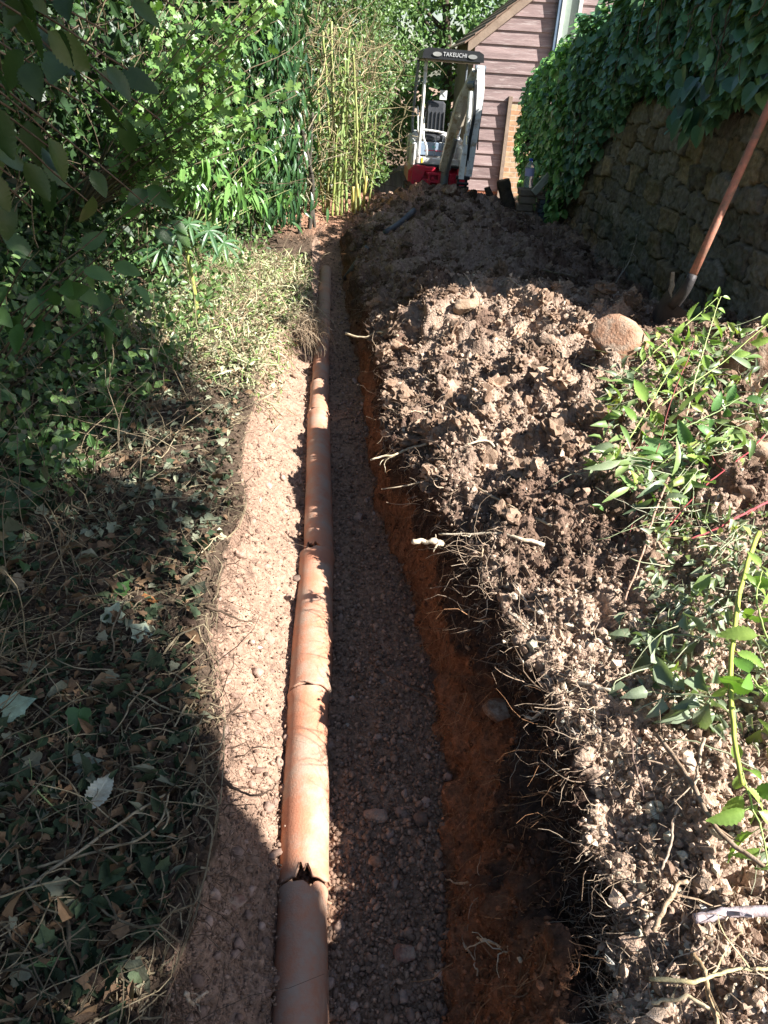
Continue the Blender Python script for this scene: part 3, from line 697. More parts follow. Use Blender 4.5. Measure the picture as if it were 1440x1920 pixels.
# ------------------------------------------------------------------ stone boundary wall
XW = 2.15
def stone_wall():
    y0, y1, z0, z1 = 4.12, 11.6, -.35, 2.12
    yy = np.arange(y0, y1, .0125); zz = np.arange(z0, z1, .0125)
    Yg, Zg_ = np.meshgrid(yy, zz); y = Yg.ravel(); z = Zg_.ravel()
    g = np.random.default_rng(11)
    wy = y+.045*perlin(np.stack([y*2.2, z*4.2, y*0], 1)); wz = z+.022*perlin(np.stack([y*1.6, z*1.5, y*0+5], 1))
    su, sv = .33, .18; gu = y/su; gv = z/sv+20; gu = gu+.10*perlin(np.stack([y*3, z*3, y*0], 1)); gv = gv+.14*perlin(np.stack([y*2.1, z*3, y*0+5], 1))
    iu, iv_ = np.floor(gu).astype(int), np.floor(gv).astype(int)
    jt = g.random((64, 64, 3)); F1 = np.full(len(y), 9.); F2 = np.full(len(y), 9.); cid = np.zeros(len(y), int)
    for du in (-2, -1, 0, 1, 2):
        for dv_ in (-2, -1, 0, 1, 2):
            cu, cv = iu+du, iv_+dv_; j_ = jt[cu % 64, cv % 64]
            uu = gu-(cu+.5+.5*(cv % 2)+(j_[:, 0]-.5)*.55); vv = gv-(cv+.5+(j_[:, 1]-.5)*.42)
            dd_ = (np.abs(uu)**9+np.abs(vv)**9)**(1/9)-.10*j_[:, 2]; cl = dd_ < F1
            F2 = np.where(cl, F1, np.minimum(F2, dd_)); cid = np.where(cl, cu*131+cv, cid); F1 = np.where(cl, dd_, F1)
    d = (F2-F1)*.13
    cid = cid*7919 % 5003
    tab = g.normal(size=5003); tab2 = g.random(5003); tab3 = g.random(5003)
    pq = np.stack([y, z, y*0], 1)
    relief = .036*sstep(.0, .009, d+.006*perlin(pq*14))+.016*tab[cid]*sstep(.0, .02, d)+.016*fbm(pq*6, 4, .6)+.010*fbm(pq*30, 3, .7)
    relief += .02*np.clip(perlin(pq*3.3+9), -1, 0)
    z = z0+(z-z0)*(np.interp(y, [4, 8.5, 11.6], [2.12, 2.08, 1.50])-z0)/(z1-z0)
    x = XW+.04*(z)-relief+.02
    base_ = np.array([.235, .195, .155])[None]*(1+.55*(tab2[cid]-.5))[:, None]
    och = (tab3[cid] > .72)[:, None]; base_ = np.where(och, base_*np.array([1.2, 1.05, .82]), base_)
    joint = 1-sstep(0, .010, d); base_ = base_*(1-.8*joint[:, None])
    nn = fbm(pq*4+3, 3); mos = sstep(.1, .5, nn)*sstep(1.6, .3, z); base_ = base_*(1-.5*mos[:, None])+np.array([.06, .075, .035])*.5*mos[:, None]
    ceil_ = np.exp(-((y-7.0)/.35)**2)*sstep(.85, .3, z)*.6          # pale cement rendering patch low on the wall
    x = x-.0*ceil_; base_ = base_*(1-ceil_[:, None])+np.array([.17, .18, .14])*ceil_[:, None]
    base_ = base_*(1+.25*fbm(pq*25, 2)[:, None])
    nY = len(yy); nZ = len(zz); idw = np.arange(nY*nZ).reshape(nZ, nY)
    Fq = np.stack([idw[:-1, :-1], idw[1:, :-1], idw[1:, 1:], idw[:-1, 1:]], -1).reshape(-1, 4)
    V = np.stack([x, y, z], 1)
    # back, ends and top close the wall into a solid
    nb = len(V); Vb = V.copy(); Vb[:, 0] = XW+.48
    rim = np.concatenate([idw[0, :], idw[1:, -1], idw[-1, -2::-1], idw[-2:0:-1, 0]])
    rb = np.arange(len(rim))+nb; V2 = Vb[rim]
    side = np.stack([rim, np.roll(rim, -1), np.roll(rb, -1), rb], 1)
    V = np.concatenate([V, V2]); base_ = np.concatenate([base_, base_[rim]])
    c0 = nb+0; c1_ = nb+nY-1; c2_ = nb+nY-1+nZ-1; c3_ = nb+nY-1+nZ-1+nY-1
    Fq = np.concatenate([Fq, side, np.array([[c0, c1_, c2_, c3_]])])
    return mesh_quad('stone_wall', V, Fq, M_WALL, np.clip(base_, .01, .6), True)
M_WALL = mat('wall_stone', (1, 1, 1), (.62, .6, .58), 22, .92, .8, 90, tint=True, spec=.15, detail=8)
o = link('stone_wall', stone_wall()); setp(o, 'old rubble stone boundary wall in shade, topped with hanging ivy', 'wall')

# ivy hanging over the wall
zb_Y = [3.9, 4.9, 5.6, 6.2, 7.0, 7.8, 8.4, 8.8, 9.3, 9.8, 10.4, 12.9]; zb_V = [1.62, 1.60, 1.42, 1.55, 1.50, 1.38, 1.10, .80, .35, -.05, -.2, -.2]
iv = thing('ivy', 'large leaved ivy draped over the top and far end of the stone wall', 'ivy', (2.4, 8, 2.1))
n = 15000
y = 4.15+8.2*rng.random(n)**.85; zb = np.interp(y, zb_Y, zb_V)+.14*perlin(np.stack([y*3, y*0, y*0], 1))
zt = np.interp(y, [4, 8, 9.5, 11, 12.9], [2.28, 2.22, 2.05, 1.75, 1.5])+.10*perlin(np.stack([y*1.3, y*0+3, y*0], 1))
u = rng.random(n); z = zb+(zt-zb)*u**.75
prof = np.clip((z-zb)/(zt-zb), 0, 1)
bul = .07+.26*prof**.7*(1-.45*sstep(.85, 1, prof))+.10*perlin(np.stack([y*2.1, z*2.1, y*0+8], 1))+.13*sstep(8.5, 10.5, y)
x = XW-bul*(.35+.65*rng.random(n)**.4)+.05*z
top = rng.random(n) < .20
x[top] = XW-.25+rng.random(top.sum())*.85; z[top] = zt[top]+.07*rng.random(top.sum())
p_ = np.stack([x, y, z], 1)
nrm = unit(np.stack([-1+.0*x, -.25+.0*x, .55+.0*x], 1)+rng.normal(size=(n, 3))*.55); nrm[top] = unit(np.array([-.3, -.1, 1])+rng.normal(size=(top.sum(), 3))*.35)
dr = unit(np.stack([-.25+0*x, -.1+0*x, -1+0*x], 1)+rng.normal(size=(n, 3))*.42)
dr = unit(dr-nrm*(dr*nrm).sum(1, keepdims=True))
sz = np.interp(y, [4, 6, 9, 12], [.115, .105, .080, .068])*rng.uniform(.45, 1.35, n)
tt = tint_mix(n, (.075, .19, .10), (.19, .33, .16), 1, .28)
yl = rng.random(n) < .05; tt[yl] = tint_mix(yl.sum(), (.12, .22, .05), (.16, .25, .08))
tt[y > 9.5] = tt[y > 9.5]*np.array([1.25, 1.3, .8])  # far-end leaves yellowed and brightened to look sunlit
sp = Soup()
for tv, msk in ((L_BIVY, rng.random(n) < .7),):
    scatter(sp, tv[0], tv[1], p_[msk], frames(dr[msk], nrm[msk]), sz[msk], tt[msk]); mm = ~msk
    scatter(sp, L_IVY[0], L_IVY[1], p_[mm], frames(dr[mm], nrm[mm]), sz[mm], tt[mm])
# a loose spray hanging lower in front of the stones
ii = 34; yy_ = rng.normal(5.75, .28, ii); zz_ = 1.28+rng.random(ii)*.40-.05*np.abs(yy_-5.7); q_ = np.stack([XW-.10-.1*rng.random(ii), yy_, zz_], 1)
scatter(sp, L_BIVY[0], L_BIVY[1], q_, frames(np.tile([-.2, -.1, -1.], (ii, 1))+rng.normal(size=(ii, 3))*.3, np.tile([-1, -.3, .4], (ii, 1))+rng.normal(size=(ii, 3))*.25), rng.uniform(.09, .14, ii), tint_mix(ii, (.05, .13, .07), (.07, .16, .08)))
sp.build('foliage', M_GLOSS, iv)
sp = Soup(); n = 260; y = 4+8.5*rng.random(n); z = np.interp(y, zb_Y, zb_V)+rng.random(n)*.5+.1
pp = curl_lines(np.stack([XW-.05-.08*rng.random(n), y, z+.3], 1), np.array([0, .2, -1])+rng.normal(size=(n, 3))*.8, rng.uniform(.2, .7, n), 9, .55, .1)
pp[:, :, 0] = np.clip(pp[:, :, 0], XW-.22, XW+.0)
tubes(sp, pp, rng.uniform(.002, .007, n)[:, None]*np.linspace(1, .5, 9)[None], 4, tint_mix(n, (.10, .07, .045), (.17, .13, .09)))
sp.build('stem', M_ROOT, iv)

# ------------------------------------------------------------------ timber shed behind the digger
M_BOARD = mat('weathered_board', (.33, .245, .235), (.20, .145, .14), 3.5, .85, .4, 40, tint=True, dirt=(.42, .35, .33), dirt_amt=.25, dirt_scale=9, spec=.15, obj=True, stretch=(.35, 1, 4))
M_TRIM = mat('shed_trim', (.33, .25, .19), (.22, .16, .12), 5, .85, .3, 40, obj=True)
M_TILE = mat('roof_tile', (.30, .20, .15), (.20, .14, .10), 6, .9, .5, 30, obj=True)
M_WHITE = mat('white_paint', (.72, .73, .70), (.52, .54, .50), 7, .5, .1, 40, dirt=(.35, .33, .28), dirt_amt=.3)
M_BLUE = mat('blue_grey_paint', (.16, .22, .30), (.10, .15, .22), 7, .5, .1, 40)
def brick_mat(name, c1, c2, mort, sx=1):
    nt = NT(name); tc = nt.n('ShaderNodeTexCoord').outputs['Object']; mp = nt.n('ShaderNodeMapping'); nt.l(tc, mp.inputs[0])
    mp.inputs['Rotation'].default_value = (radians(90), 0, 0)
    br = nt.n('ShaderNodeTexBrick', i_Scale=1.0); br.inputs['Brick Width'].default_value = .225; br.inputs['Row Height'].default_value = .078
    br.inputs['Mortar Size'].default_value = .008; br.inputs['Color1'].default_value = (*c1, 1); br.inputs['Color2'].default_value = (*c2, 1); br.inputs['Mortar'].default_value = (*mort, 1)
    nt.l(mp.outputs[0], br.inputs[0]); nz = nt.noise(18, 6, .7, tc); rp = nt.ramp(nz.outputs[0], [(.3, (.6, .6, .6)), (.7, (1.15, 1.15, 1.15))])
    cc = nt.mix(br.outputs[0], rp.outputs[0], 1.0, 'MULTIPLY'); b = nt.n('ShaderNodeBsdfPrincipled', i_Roughness=.9); nt.l(cc, b.inputs['Base Color'])
    bp = nt.n('ShaderNodeBump', i_Strength=.6, i_Distance=.01, invert=True); nt.l(br.outputs['Fac'], bp.inputs['Height']); nt.l(bp.outputs[0], b.inputs['Normal']); nt.l(b.outputs[0], nt.out.inputs[0]); return nt.m
M_BRICK = brick_mat('red_brick', (.40, .16, .09), (.30, .12, .07), (.45, .38, .30))
M_BRICK2 = brick_mat('pale_brick', (.45, .24, .13), (.50, .36, .22), (.50, .42, .32))
M_GLASS = mat('window_glass', (.22, .27, .24), (.30, .36, .30), 4, .08, 0, 10, spec=.8)
SH = thing('timber_shed', 'brown weatherboarded shed with a steep tiled gable behind the digger', 'shed', (1.17, 14.0, -.07), None, (0, .028, 0))
def shp(sp, name, m_, **k): return sp.build(name, m_, SH, keep=False, **k)
zlow, pitch_ = -.08, .195; XL0, XR0 = 0.0, 4.6
eave = 2.18; ridge_x = 2.35; slope = .80
sp = Soup()
k_ = 0; zc = zlow
while zc < eave+slope*ridge_x:
    zt_ = zc+pitch_; g_ = 1+.30*(rng.random()-.5)
    def lim(zq):   # half gable extents at height zq
        off_ = max(0, (zq-eave)/slope); return XL0+off_, XR0-off_
    a0, b0 = lim(zc+.02); a1, b1 = lim(zt_+.02)
    if zt_ < 1.32: b0 = b1 = .62+.012*k_*0
    if a0 >= b0: break
    a1 = min(a1, b1)
    tv = (g_, g_*.99, g_*.98)
    # tapered feather edge board, thick at the bottom
    yb, yt = -.032, -.010
    V = np.array([(a0, yb, zc), (b0, yb, zc), (b1, yt, zt_+.012), (a1, yt, zt_+.012), (a0, 0, zc), (b0, 0, zc), (b1, 0, zt_+.012), (a1, 0, zt_+.012)])
    V[:, 2] += rng.normal()*.004
    q_ = [(0, 1, 2, 3), (4, 7, 6, 5), (0, 4, 5, 1), (3, 2, 6, 7), (0, 3, 7, 4), (1, 5, 6, 2)]
    t_ = np.array([(f[0], f[1], f[2]) for f in q_]+[(f[0], f[2], f[3]) for f in q_]); sp.add(V, t_, tv)
    zc = zt_; k_ += 1
shp(sp, 'boarding', M_BOARD)
sp = Soup(); prism(sp, [(XL0+.01, zlow), (XR0-.01, zlow), (XR0-.01, eave-.02), (ridge_x, eave+slope*ridge_x-.05), (XL0+.01, eave-.02)], .004, 4.2); shp(sp, 'wall', M_TRIM)
sp = Soup()
for sgn, x0_, x1_ in ((1, -.12, ridge_x), (-1, XR0+.12, ridge_x)):
    z0_ = eave-.12*slope; z1_ = eave+slope*ridge_x
    prism(sp, [(x0_, z0_), (x1_, z1_), (x1_, z1_-.16), (x0_, z0_-.16)], -.10, -.045)
shp(sp, 'bargeboard', M_TRIM)
sp = Soup()
for sgn, x0_, x1_ in ((1, -.18, ridge_x), (-1, XR0+.18, ridge_x)):
    z0_ = eave-.18*slope; z1_ = eave+slope*ridge_x; nT = 17
    for a in range(nT):
        f0, f1 = a/nT, (a+1.12)/nT; xa, xb = x0_+(x1_-x0_)*f0, x0_+(x1_-x0_)*min(f1, 1); za, zb_ = z0_+(z1_-z0_)*f0, z0_+(z1_-z0_)*min(f1, 1)
        prism(sp, [(xa, za+.035), (xb, zb_+.012), (xb, zb_-.004), (xa, za+.008)], -.16+.01*rng.random(), 4.3, tint=(1, 1, 1))
shp(sp, 'roof', M_TILE)
sp = Soup(); box(sp, (.655, -.05, .50), (.06, .08, 1.72)); box(sp, (.655, -.052, -.42), (.05, .07, .60)); shp(sp, 'corner_post', M_TRIM)
sp = Soup(); box(sp, (.31, .03, -.34), (.66, .10, .52)); shp(sp, 'plinth', M_BRICK)
sp = Soup(); box(sp, (1.5, -.001, .30), (1.62, .05, 1.9)); shp(sp, 'brick_panel', M_BRICK2)
wf = Soup(); box(wf, (1.235, -.07, 2.75), (.05, .08, 1.6)); wfo = shp(wf, 'window_frame', M_BLUE)
wf = Soup()
for cx_, wx in ((1.29, .055), (1.55, .055)): box(wf, (cx_, -.075, 2.75), (wx, .09, 1.6))
box(wf, (1.42, -.075, 1.98), (.20, .09, .06)); shp(wf, 'window_casing', M_WHITE)
wf = Soup(); box(wf, (1.42, -.06, 2.78), (.205, .03, 1.52)); shp(wf, 'window_pane', M_GLASS)

# ------------------------------------------------------------------ mini excavator
M_DW = mat('white_machine_paint', (.74, .75, .73), (.64, .65, .63), 5, .38, .05, 60, dirt=(.34, .27, .19), dirt_amt=.34, dirt_scale=9, coat=.2, obj=True)
M_MUD = mat('muddy_white_paint', (.62, .60, .52), (.50, .47, .38), 7, .6, .15, 60, dirt=(.28, .21, .13), dirt_amt=.5, dirt_scale=9, obj=True)
M_RED = mat('red_machine_paint', (.62, .035, .07), (.50, .025, .05), 5, .38, .05, 60, dirt=(.30, .10, .08), dirt_amt=.2, coat=.2, obj=True)
M_BLK = mat('black_plastic', (.028, .029, .031), (.020, .021, .023), 10, .45, .1, 60, obj=True)
M_SEAT = mat('seat_vinyl', (.035, .037, .042), (.05, .052, .058), 10, .35, .1, 40, obj=True, spec=.6)
M_GREY = mat('grey_steel', (.22, .25, .28), (.16, .18, .20), 8, .4, .05, 50, metal=.4, obj=True)
M_CHROME = mat('chrome', (.75, .75, .76), (.70, .70, .72), 8, .15, 0, 50, metal=1.0)
M_PANEL = mat('grey_blue_panel', (.26, .33, .42), (.20, .26, .34), 8, .45, .05, 50, obj=True)
M_RUB = mat('dusty_rubber', (.09, .08, .07), (.20, .16, .12), 9, .9, .3, 60, obj=True)
M_DUST = mat('dusty_track', (.42, .36, .29), (.25, .20, .16), 9, .9, .3, 60, obj=True)
M_LAMP = mat('lamp_lens', (.34, .34, .32), (.26, .26, .25), 12, .1, 0, 50, spec=.8)
M_LETTER = mat('white_lettering', (.58, .58, .58), (.48, .48, .48), 12, .5)
M_YEL = mat('yellow_sticker', (.80, .60, .05), (.75, .55, .04), 12, .5)
M_PAPER = mat('laminated_card', (.78, .78, .75), (.70, .70, .68), 12, .3)
M_BEIGE = mat('roof_lining', (.40, .34, .26), (.33, .28, .22), 12, .7, obj=True)
M_TEAL = mat('teal_label', (.05, .40, .35), (.05, .36, .32), 12, .4)
ex0 = pY(815, 345, 11.8)
DG = thing('mini_excavator', 'white and red mini excavator with black canopy parked behind the far heap', 'mini excavator', (ex0[0]-.03, 11.8, ex0[2]-.34), None, (0, .045, .05)); DG.scale = (.79, .9, .775)
def dg(sp, name, m_, parent=None, smooth=False): return sp.build(name, m_, parent or DG, smooth, keep=False)
def tube_part(name, pts, r, m_, sides=8, parent=None, n=16):
    sp = Soup(); one_tube(sp, pts, r, r, sides, n); return dg(sp, name, m_, parent, True)
# undercarriage
for sx in (-1, 1):
    sp = Soup(); x0 = sx*.40; pts = []
    nseg = 40; prof_ = []
    for i in range(nseg):
        a = i/nseg*2*pi; prof_.append((.62*cos(a)*(1+.18*abs(cos(a))) if True else 0, .20+.19*max(-1, min(1, sin(a)*1.25))))
    prism(sp, prof_, x0-.115, x0+.115, 'x', R=None)
    for i in range(nseg):
        a, b_ = prof_[i], prof_[(i+1) % nseg]; mx_, mz_ = (a[0]+b_[0])/2, (a[1]+b_[1])/2
        ang = math.atan2(b_[1]-a[1], b_[0]-a[0]); box(sp, (x0, mx_, mz_), (.235, .035, .05), rotm('X', ang))
    tr_ = dg(sp, 'track', M_RUB)
    sp = Soup()
    for yv in (-.55, -.2, .15, .55): sp = Soup(); cyl(sp, (x0-.125, yv, .19), (x0+.125, yv, .19), .11 if abs(yv) > .5 else .07, 18); dg(sp, 'roller', M_GREY, tr_)
sp = Soup(); box(sp, (0, 0, .27), (.6, .8, .16), bev=.02); cyl(sp, (0, 0, .3), (0, 0, .44), .26, 24); dg(sp, 'undercarriage', M_DUST)
sp = Soup(); prism(sp, [(-.86, .03), (-.80, .0), (-.76, .10), (-.76, .24), (-.80, .28), (-.84, .2)], -.53, .53, 'x'); box(sp, (-.3, -.6, .2), (.08, .4, .08)); box(sp, (.3, -.6, .2), (.08, .4, .08)); dg(sp, 'dozer_blade', M_DUST)
# house
sp = Soup(); box(sp, (0, .10, .60), (1.04, 1.1, .30), bev=.06); dg(sp, 'swing_frame', M_RED)
sp = Soup(); prism(sp, [(-.47, .50), (-.36, .47), (-.31, .56), (-.25, .66), (-.24, .80), (-.45, .80)], -.56, -.47); box(sp, (-.16, -.50, .745), (.22, .08, .09), bev=.02); dg(sp, 'front_guard', M_RED)
sp = Soup(); prism(sp, [(.33, .78), (.48, .76), (.50, .62), (.46, .44), (.36, .42), (.33, .56)], -.57, -.46); dg(sp, 'front_guard', M_RED)
sp = Soup(); box(sp, (-.02, -.55, .56), (.52, .10, .06), bev=.01); box(sp, (-.02, -.55, .68), (.40, .08, .05), bev=.01)
for xv in (-.16, .02, .2): box(sp, (xv, -.57, .60), (.05, .12, .20), bev=.01)
for xv in (-.1, .08, .26): cyl(sp, (xv, -.62, .62), (xv, -.60, .62), .028, 12)
sw = dg(sp, 'swing_bracket', M_RED)
sp = Soup(); cyl(sp, (.10, -.66, .45), (.10, -.66, .86), .07, 18); box(sp, (.10, -.60, .48), (.18, .16, .06)); box(sp, (.10, -.60, .80), (.18, .16, .06)); dg(sp, 'swing_post', M_GREY)
sp = Soup(); box(sp, (0, .48, 1.0), (1.0, .50, .55), bev=.10); dg(sp, 'engine_cover', M_DW)
sp = Soup(); box(sp, (-.44, -.15, .96), (.10, .62, .42), bev=.04); dg(sp, 'side_cover', M_DW)
sp = Soup(); box(sp, (.44, -.10, .94), (.10, .70, .36), bev=.04); dg(sp, 'side_cover', M_DW)
sp = Soup(); box(sp, (-.02, -.42, .87), (.76, .10, .12), bev=.02); dg(sp, 'front_sill', M_DW)
sp = Soup(); box(sp, (-.02, -.20, .80), (.80, .60, .03)); dg(sp, 'floor_plate', M_BLK)
sp = Soup(); box(sp, (-.02, -.16, 1.04), (.62, .06, .22), bev=.01); pn = dg(sp, 'seat_box_panel', M_PANEL)
sp = Soup(); box(sp, (.0, -.195, 1.02), (.46, .006, .012)); dg(sp, 'red_stripe', M_RED, pn)
sp = Soup(); box(sp, (-.08, -.195, 1.08), (.07, .006, .02)); dg(sp, 'label_plate', M_TEAL, pn)
sp = Soup(); box(sp, (-.30, -.475, .88), (.03, .004, .09)); dg(sp, 'warning_sticker', M_YEL)
# seat, levers, manual
sp = Soup(); box(sp, (-.06, .02, 1.21), (.40, .40, .10), bev=.03); st = dg(sp, 'seat', M_SEAT)
sp = Soup(); box(sp, (-.07, .24, 1.52), (.36, .10, .56), rotm('X', -.12), bev=.05); dg(sp, 'seat_back', M_SEAT, st)
for xv in (-.20, -.13, -.06, .01, .08):
    sp = Soup(); box(sp, (xv, .175, 1.46), (.022, .03, .34), rotm('X', -.12), bev=.008); dg(sp, 'seat_rib', M_BLK, st)
for sx in (-1, 1):
    tube_part('armrest', [(-.06+sx*.24, .12, 1.44), (-.06+sx*.24, -.18, 1.44), (-.06+sx*.24, -.24, 1.36), (-.06+sx*.23, -.24, 1.20)], .022, M_DW if sx < 0 else M_GREY)
    sp = Soup(); cyl(sp, (-.06+sx*.24, -.16, 1.30), (-.06+sx*.235, -.20, 1.58), .010, 8); lv = dg(sp, 'control_lever', M_GREY)
    sp = Soup(); cyl(sp, (-.06+sx*.235, -.20, 1.56), (-.06+sx*.232, -.21, 1.66), .020, 10, r2=.026); dg(sp, 'lever_grip', M_BLK, lv)
for xv in (-.08, .04):
    sp = Soup(); cyl(sp, (xv, -.32, .84), (xv, -.38, 1.28), .009, 8); lv = dg(sp, 'travel_lever', M_GREY)
sp = Soup(); box(sp, (.04, .16, 1.90), (.125, .012, .15)); mc = dg(sp, 'information_card', M_PAPER)
sp = Soup(); box(sp, (.04, .152, 1.90), (.09, .004, .008), rotm('Y', .8)); box(sp, (.04, .1515, 1.90), (.09, .004, .008), rotm('Y', -.8)); dg(sp, 'card_print', M_GREY, mc)
# canopy
tube_part('canopy_post', [(-.37, -.44, .90), (-.37, -.44, 2.40)], .034, M_DW, 4)
tube_part('canopy_post', [(.46, -.44, .80), (.47, -.44, 2.40)], .034, M_BLUEP if False else M_GREY, 4)
tube_part('canopy_post', [(-.42, .42, 1.15), (-.46, .40, 1.45), (-.43, .36, 2.42)], .028, M_GREY, 4)
tube_part('canopy_post', [(.42, .42, 1.15), (.44, .40, 1.45), (.43, .36, 2.42)], .028, M_GREY, 4)
tube_part('hand_rail', [(-.35, -.42, 1.36), (-.1, -.43, 1.35), (.06, -.43, 1.33)], .020, M_DW)
tube_part('hand_rail', [(-.34, -.42, 1.35), (-.30, -.43, 1.22), (-.23, -.43, 1.08), (-.22, -.43, .92)], .020, M_DW)
tube_part('hand_rail', [(-.40, -.30, 1.30), (-.42, -.25, 1.62), (-.41, .0, 1.70), (-.41, .25, 1.66)], .014, M_DW)
tube_part('hand_rail', [(-.40, -.20, 1.30), (-.41, -.15, 1.52), (-.41, .1, 1.56)], .012, M_GREY)
sp = Soup(); prism(sp, [(-.46, 2.43), (-.44, 2.545), (-.36, 2.585), (.46, 2.585), (.54, 2.545), (.555, 2.43)], -.64, .46); rf = dg(sp, 'canopy', M_BLK)
sp = Soup(); box(sp, (.045, -.09, 2.418), (.92, 1.0, .02)); dg(sp, 'canopy_lining', M_BEIGE, rf)
for xv in (-.22, .36):
    sp = Soup(); a = np.arange(20)*2*pi/20; prism(sp, [(xv+.075*cos(t), 2.50+.032*sin(t)) for t in a], -.652, -.64); dg(sp, 'canopy_lamp', M_LAMP, rf)
tcu = bpy.data.curves.new('lettering', 'FONT'); tcu.body = 'TAKEUCHI'; tcu.size = .085; tcu.extrude = .002; tcu.align_x = 'CENTER'; tcu.align_y = 'CENTER'; tcu.space_character = 1.05
tob = bpy.data.objects.new('tmp', tcu); COL.objects.link(tob); dgp = bpy.context.evaluated_depsgraph_get(); dgp.update()
tme = bpy.data.meshes.new_from_object(tob.evaluated_get(dgp)); bpy.data.objects.remove(tob); tme.materials.clear(); tme.materials.append(M_LETTER)
tme.transform(Matrix.Translation((.07, -.646, 2.505)) @ Matrix.Rotation(radians(90), 4, 'X') @ Matrix.Scale(.92, 4, (1, 0, 0)))
to = bpy.data.objects.new('lettering', tme); COL.objects.link(to); to.parent = rf
# boom, dipper, rams, bucket
def beam(name, path, wds, dep_, m_, parent=None):
    sp = Soup(); path = np.array(path, float); K = len(path); V = []
    for k_ in range(K):
        t_ = unit(path[min(k_+1, K-1)]-path[max(k_-1, 0)]); s_ = np.array([1, 0, -t_[0]/max(abs(t_[2]), .3)*np.sign(t_[2])]); s_ = unit(s_-t_*(s_@t_)); n_ = np.cross(s_, t_)
        for a, b_ in ((-1, -1), (1, -1), (1, 1), (-1, 1)): V.append(path[k_]+s_*a*wds[k_]/2+n_*b_*dep_[k_]/2)
    V = np.array(V); t = []
    for k_ in range(K-1):
        for j in range(4):
            a = k_*4+j; b_ = k_*4+(j+1) % 4; t += [(a, b_, b_+4), (a, b_+4, a+4)]
    t += [(0, 2, 1), (0, 3, 2), (4*K-4, 4*K-3, 4*K-2), (4*K-4, 4*K-2, 4*K-1)]
    sp.add(V, t); return dg(sp, name, m_, parent)
bm_ = beam('boom', [(.04, -.66, .78), (.08, -.80, 1.10), (.13, -.98, 1.45), (.20, -1.12, 1.80), (.27, -1.22, 2.08), (.33, -1.30, 2.30)], [.10, .12, .16, .20, .15, .12], [.16, .20, .26, .24, .18, .14], M_MUD)
sp = Soup(); prism(sp, [(.14, 1.45), (.235, 1.50), (.30, 2.02), (.22, 1.95)], -1.262, -1.255); dg(sp, 'boom_stain', M_BEIGE, bm_)
dp = beam('dipper_arm', [(.38, -1.36, 2.36), (.40, -1.42, 2.05), (.39, -1.48, 1.6), (.375, -1.52, 1.2), (.36, -1.55, .80)], [.11, .13, .12, .11, .10], [.16, .20, .16, .13, .11], M_DW)
sp = Soup(); cyl(sp, (.24, -1.34, 2.10), (.32, -1.44, 2.12), .05, 14); cyl(sp, (.30, -1.40, 2.33), (.46, -1.40, 2.33), .05, 14); dg(sp, 'pivot_pin', M_GREY, dp)
sp = Soup(); cyl(sp, (.255, -1.50, 2.02), (.265, -1.58, 1.40), .036, 14); rm_ = dg(sp, 'hydraulic_ram', M_DW)
sp = Soup(); cyl(sp, (.265, -1.58, 1.40), (.27, -1.60, .86), .020, 12); dg(sp, 'ram_rod', M_CHROME, rm_)
sp = Soup(); cyl(sp, (.10, -.80, .72), (.16, -1.10, 1.30), .038, 14); rm_ = dg(sp, 'hydraulic_ram', M_GREY)
sp = Soup(); cyl(sp, (.16, -1.10, 1.30), (.19, -1.20, 1.62), .020, 12); dg(sp, 'ram_rod', M_CHROME, rm_)
beam('dipper_link', [(.255, -1.56, 1.42), (.245, -1.60, 1.05), (.235, -1.62, .76)], [.07, .085, .09], [.05, .06, .07], M_DW)
for a in (.30, .315, .33):
    tube_part('hydraulic_hose', [(a, -1.52, 2.18), (a+.03, -1.56, 1.7), (a-.01, -1.60, 1.3), (a, -1.58, .95)], .010, M_BLK, 6)
tube_part('hydraulic_hose', [(.46, -1.36, 2.2), (.475, -1.44, 1.75), (.45, -1.5, 1.45), (.47, -1.5, 1.2)], .011, M_BLK, 6)
sp = Soup(); box(sp, (.20, -1.60, .66), (.035, .09, .30), bev=.01); box(sp, (.33, -1.60, .66), (.035, .09, .30), bev=.01); cyl(sp, (.16, -1.60, .78), (.38, -1.60, .78), .03, 12); cyl(sp, (.16, -1.60, .62), (.38, -1.60, .62), .035, 12); cyl(sp, (.18, -1.66, .70), (.36, -1.66, .70), .022, 12); qh = dg(sp, 'quick_hitch', M_BLK)
sp = Soup(); box(sp, (.20, -1.655, .60), (.03, .02, .05)); box(sp, (.32, -1.655, .60), (.03, .02, .05)); dg(sp, 'hitch_cap', M_RED, qh)
sp = Soup()
a = np.linspace(-.2, 1.35*pi, 14); outer = [(-1.60+.20*cos(t)*.9, .40-.18*sin(t)*1.1) for t in a]; inner = [(-1.60+.17*cos(t)*.9, .40-.15*sin(t)*1.1) for t in a[::-1]]
prism(sp, outer+inner, .13, .41, 'x'); prism(sp, [(-1.76, .36), (-1.60, .58), (-1.46, .42), (-1.52, .24), (-1.66, .22)], .12, .135, 'x'); prism(sp, [(-1.76, .36), (-1.60, .58), (-1.46, .42), (-1.52, .24), (-1.66, .22)], .405, .42, 'x')
bk = dg(sp, 'bucket', M_BLK)
for xv in (.16, .27, .38):
    sp = Soup(); box(sp, (xv, -1.50, .22), (.035, .09, .03), rotm('X', .5)); dg(sp, 'bucket_tooth', M_GREY, bk)

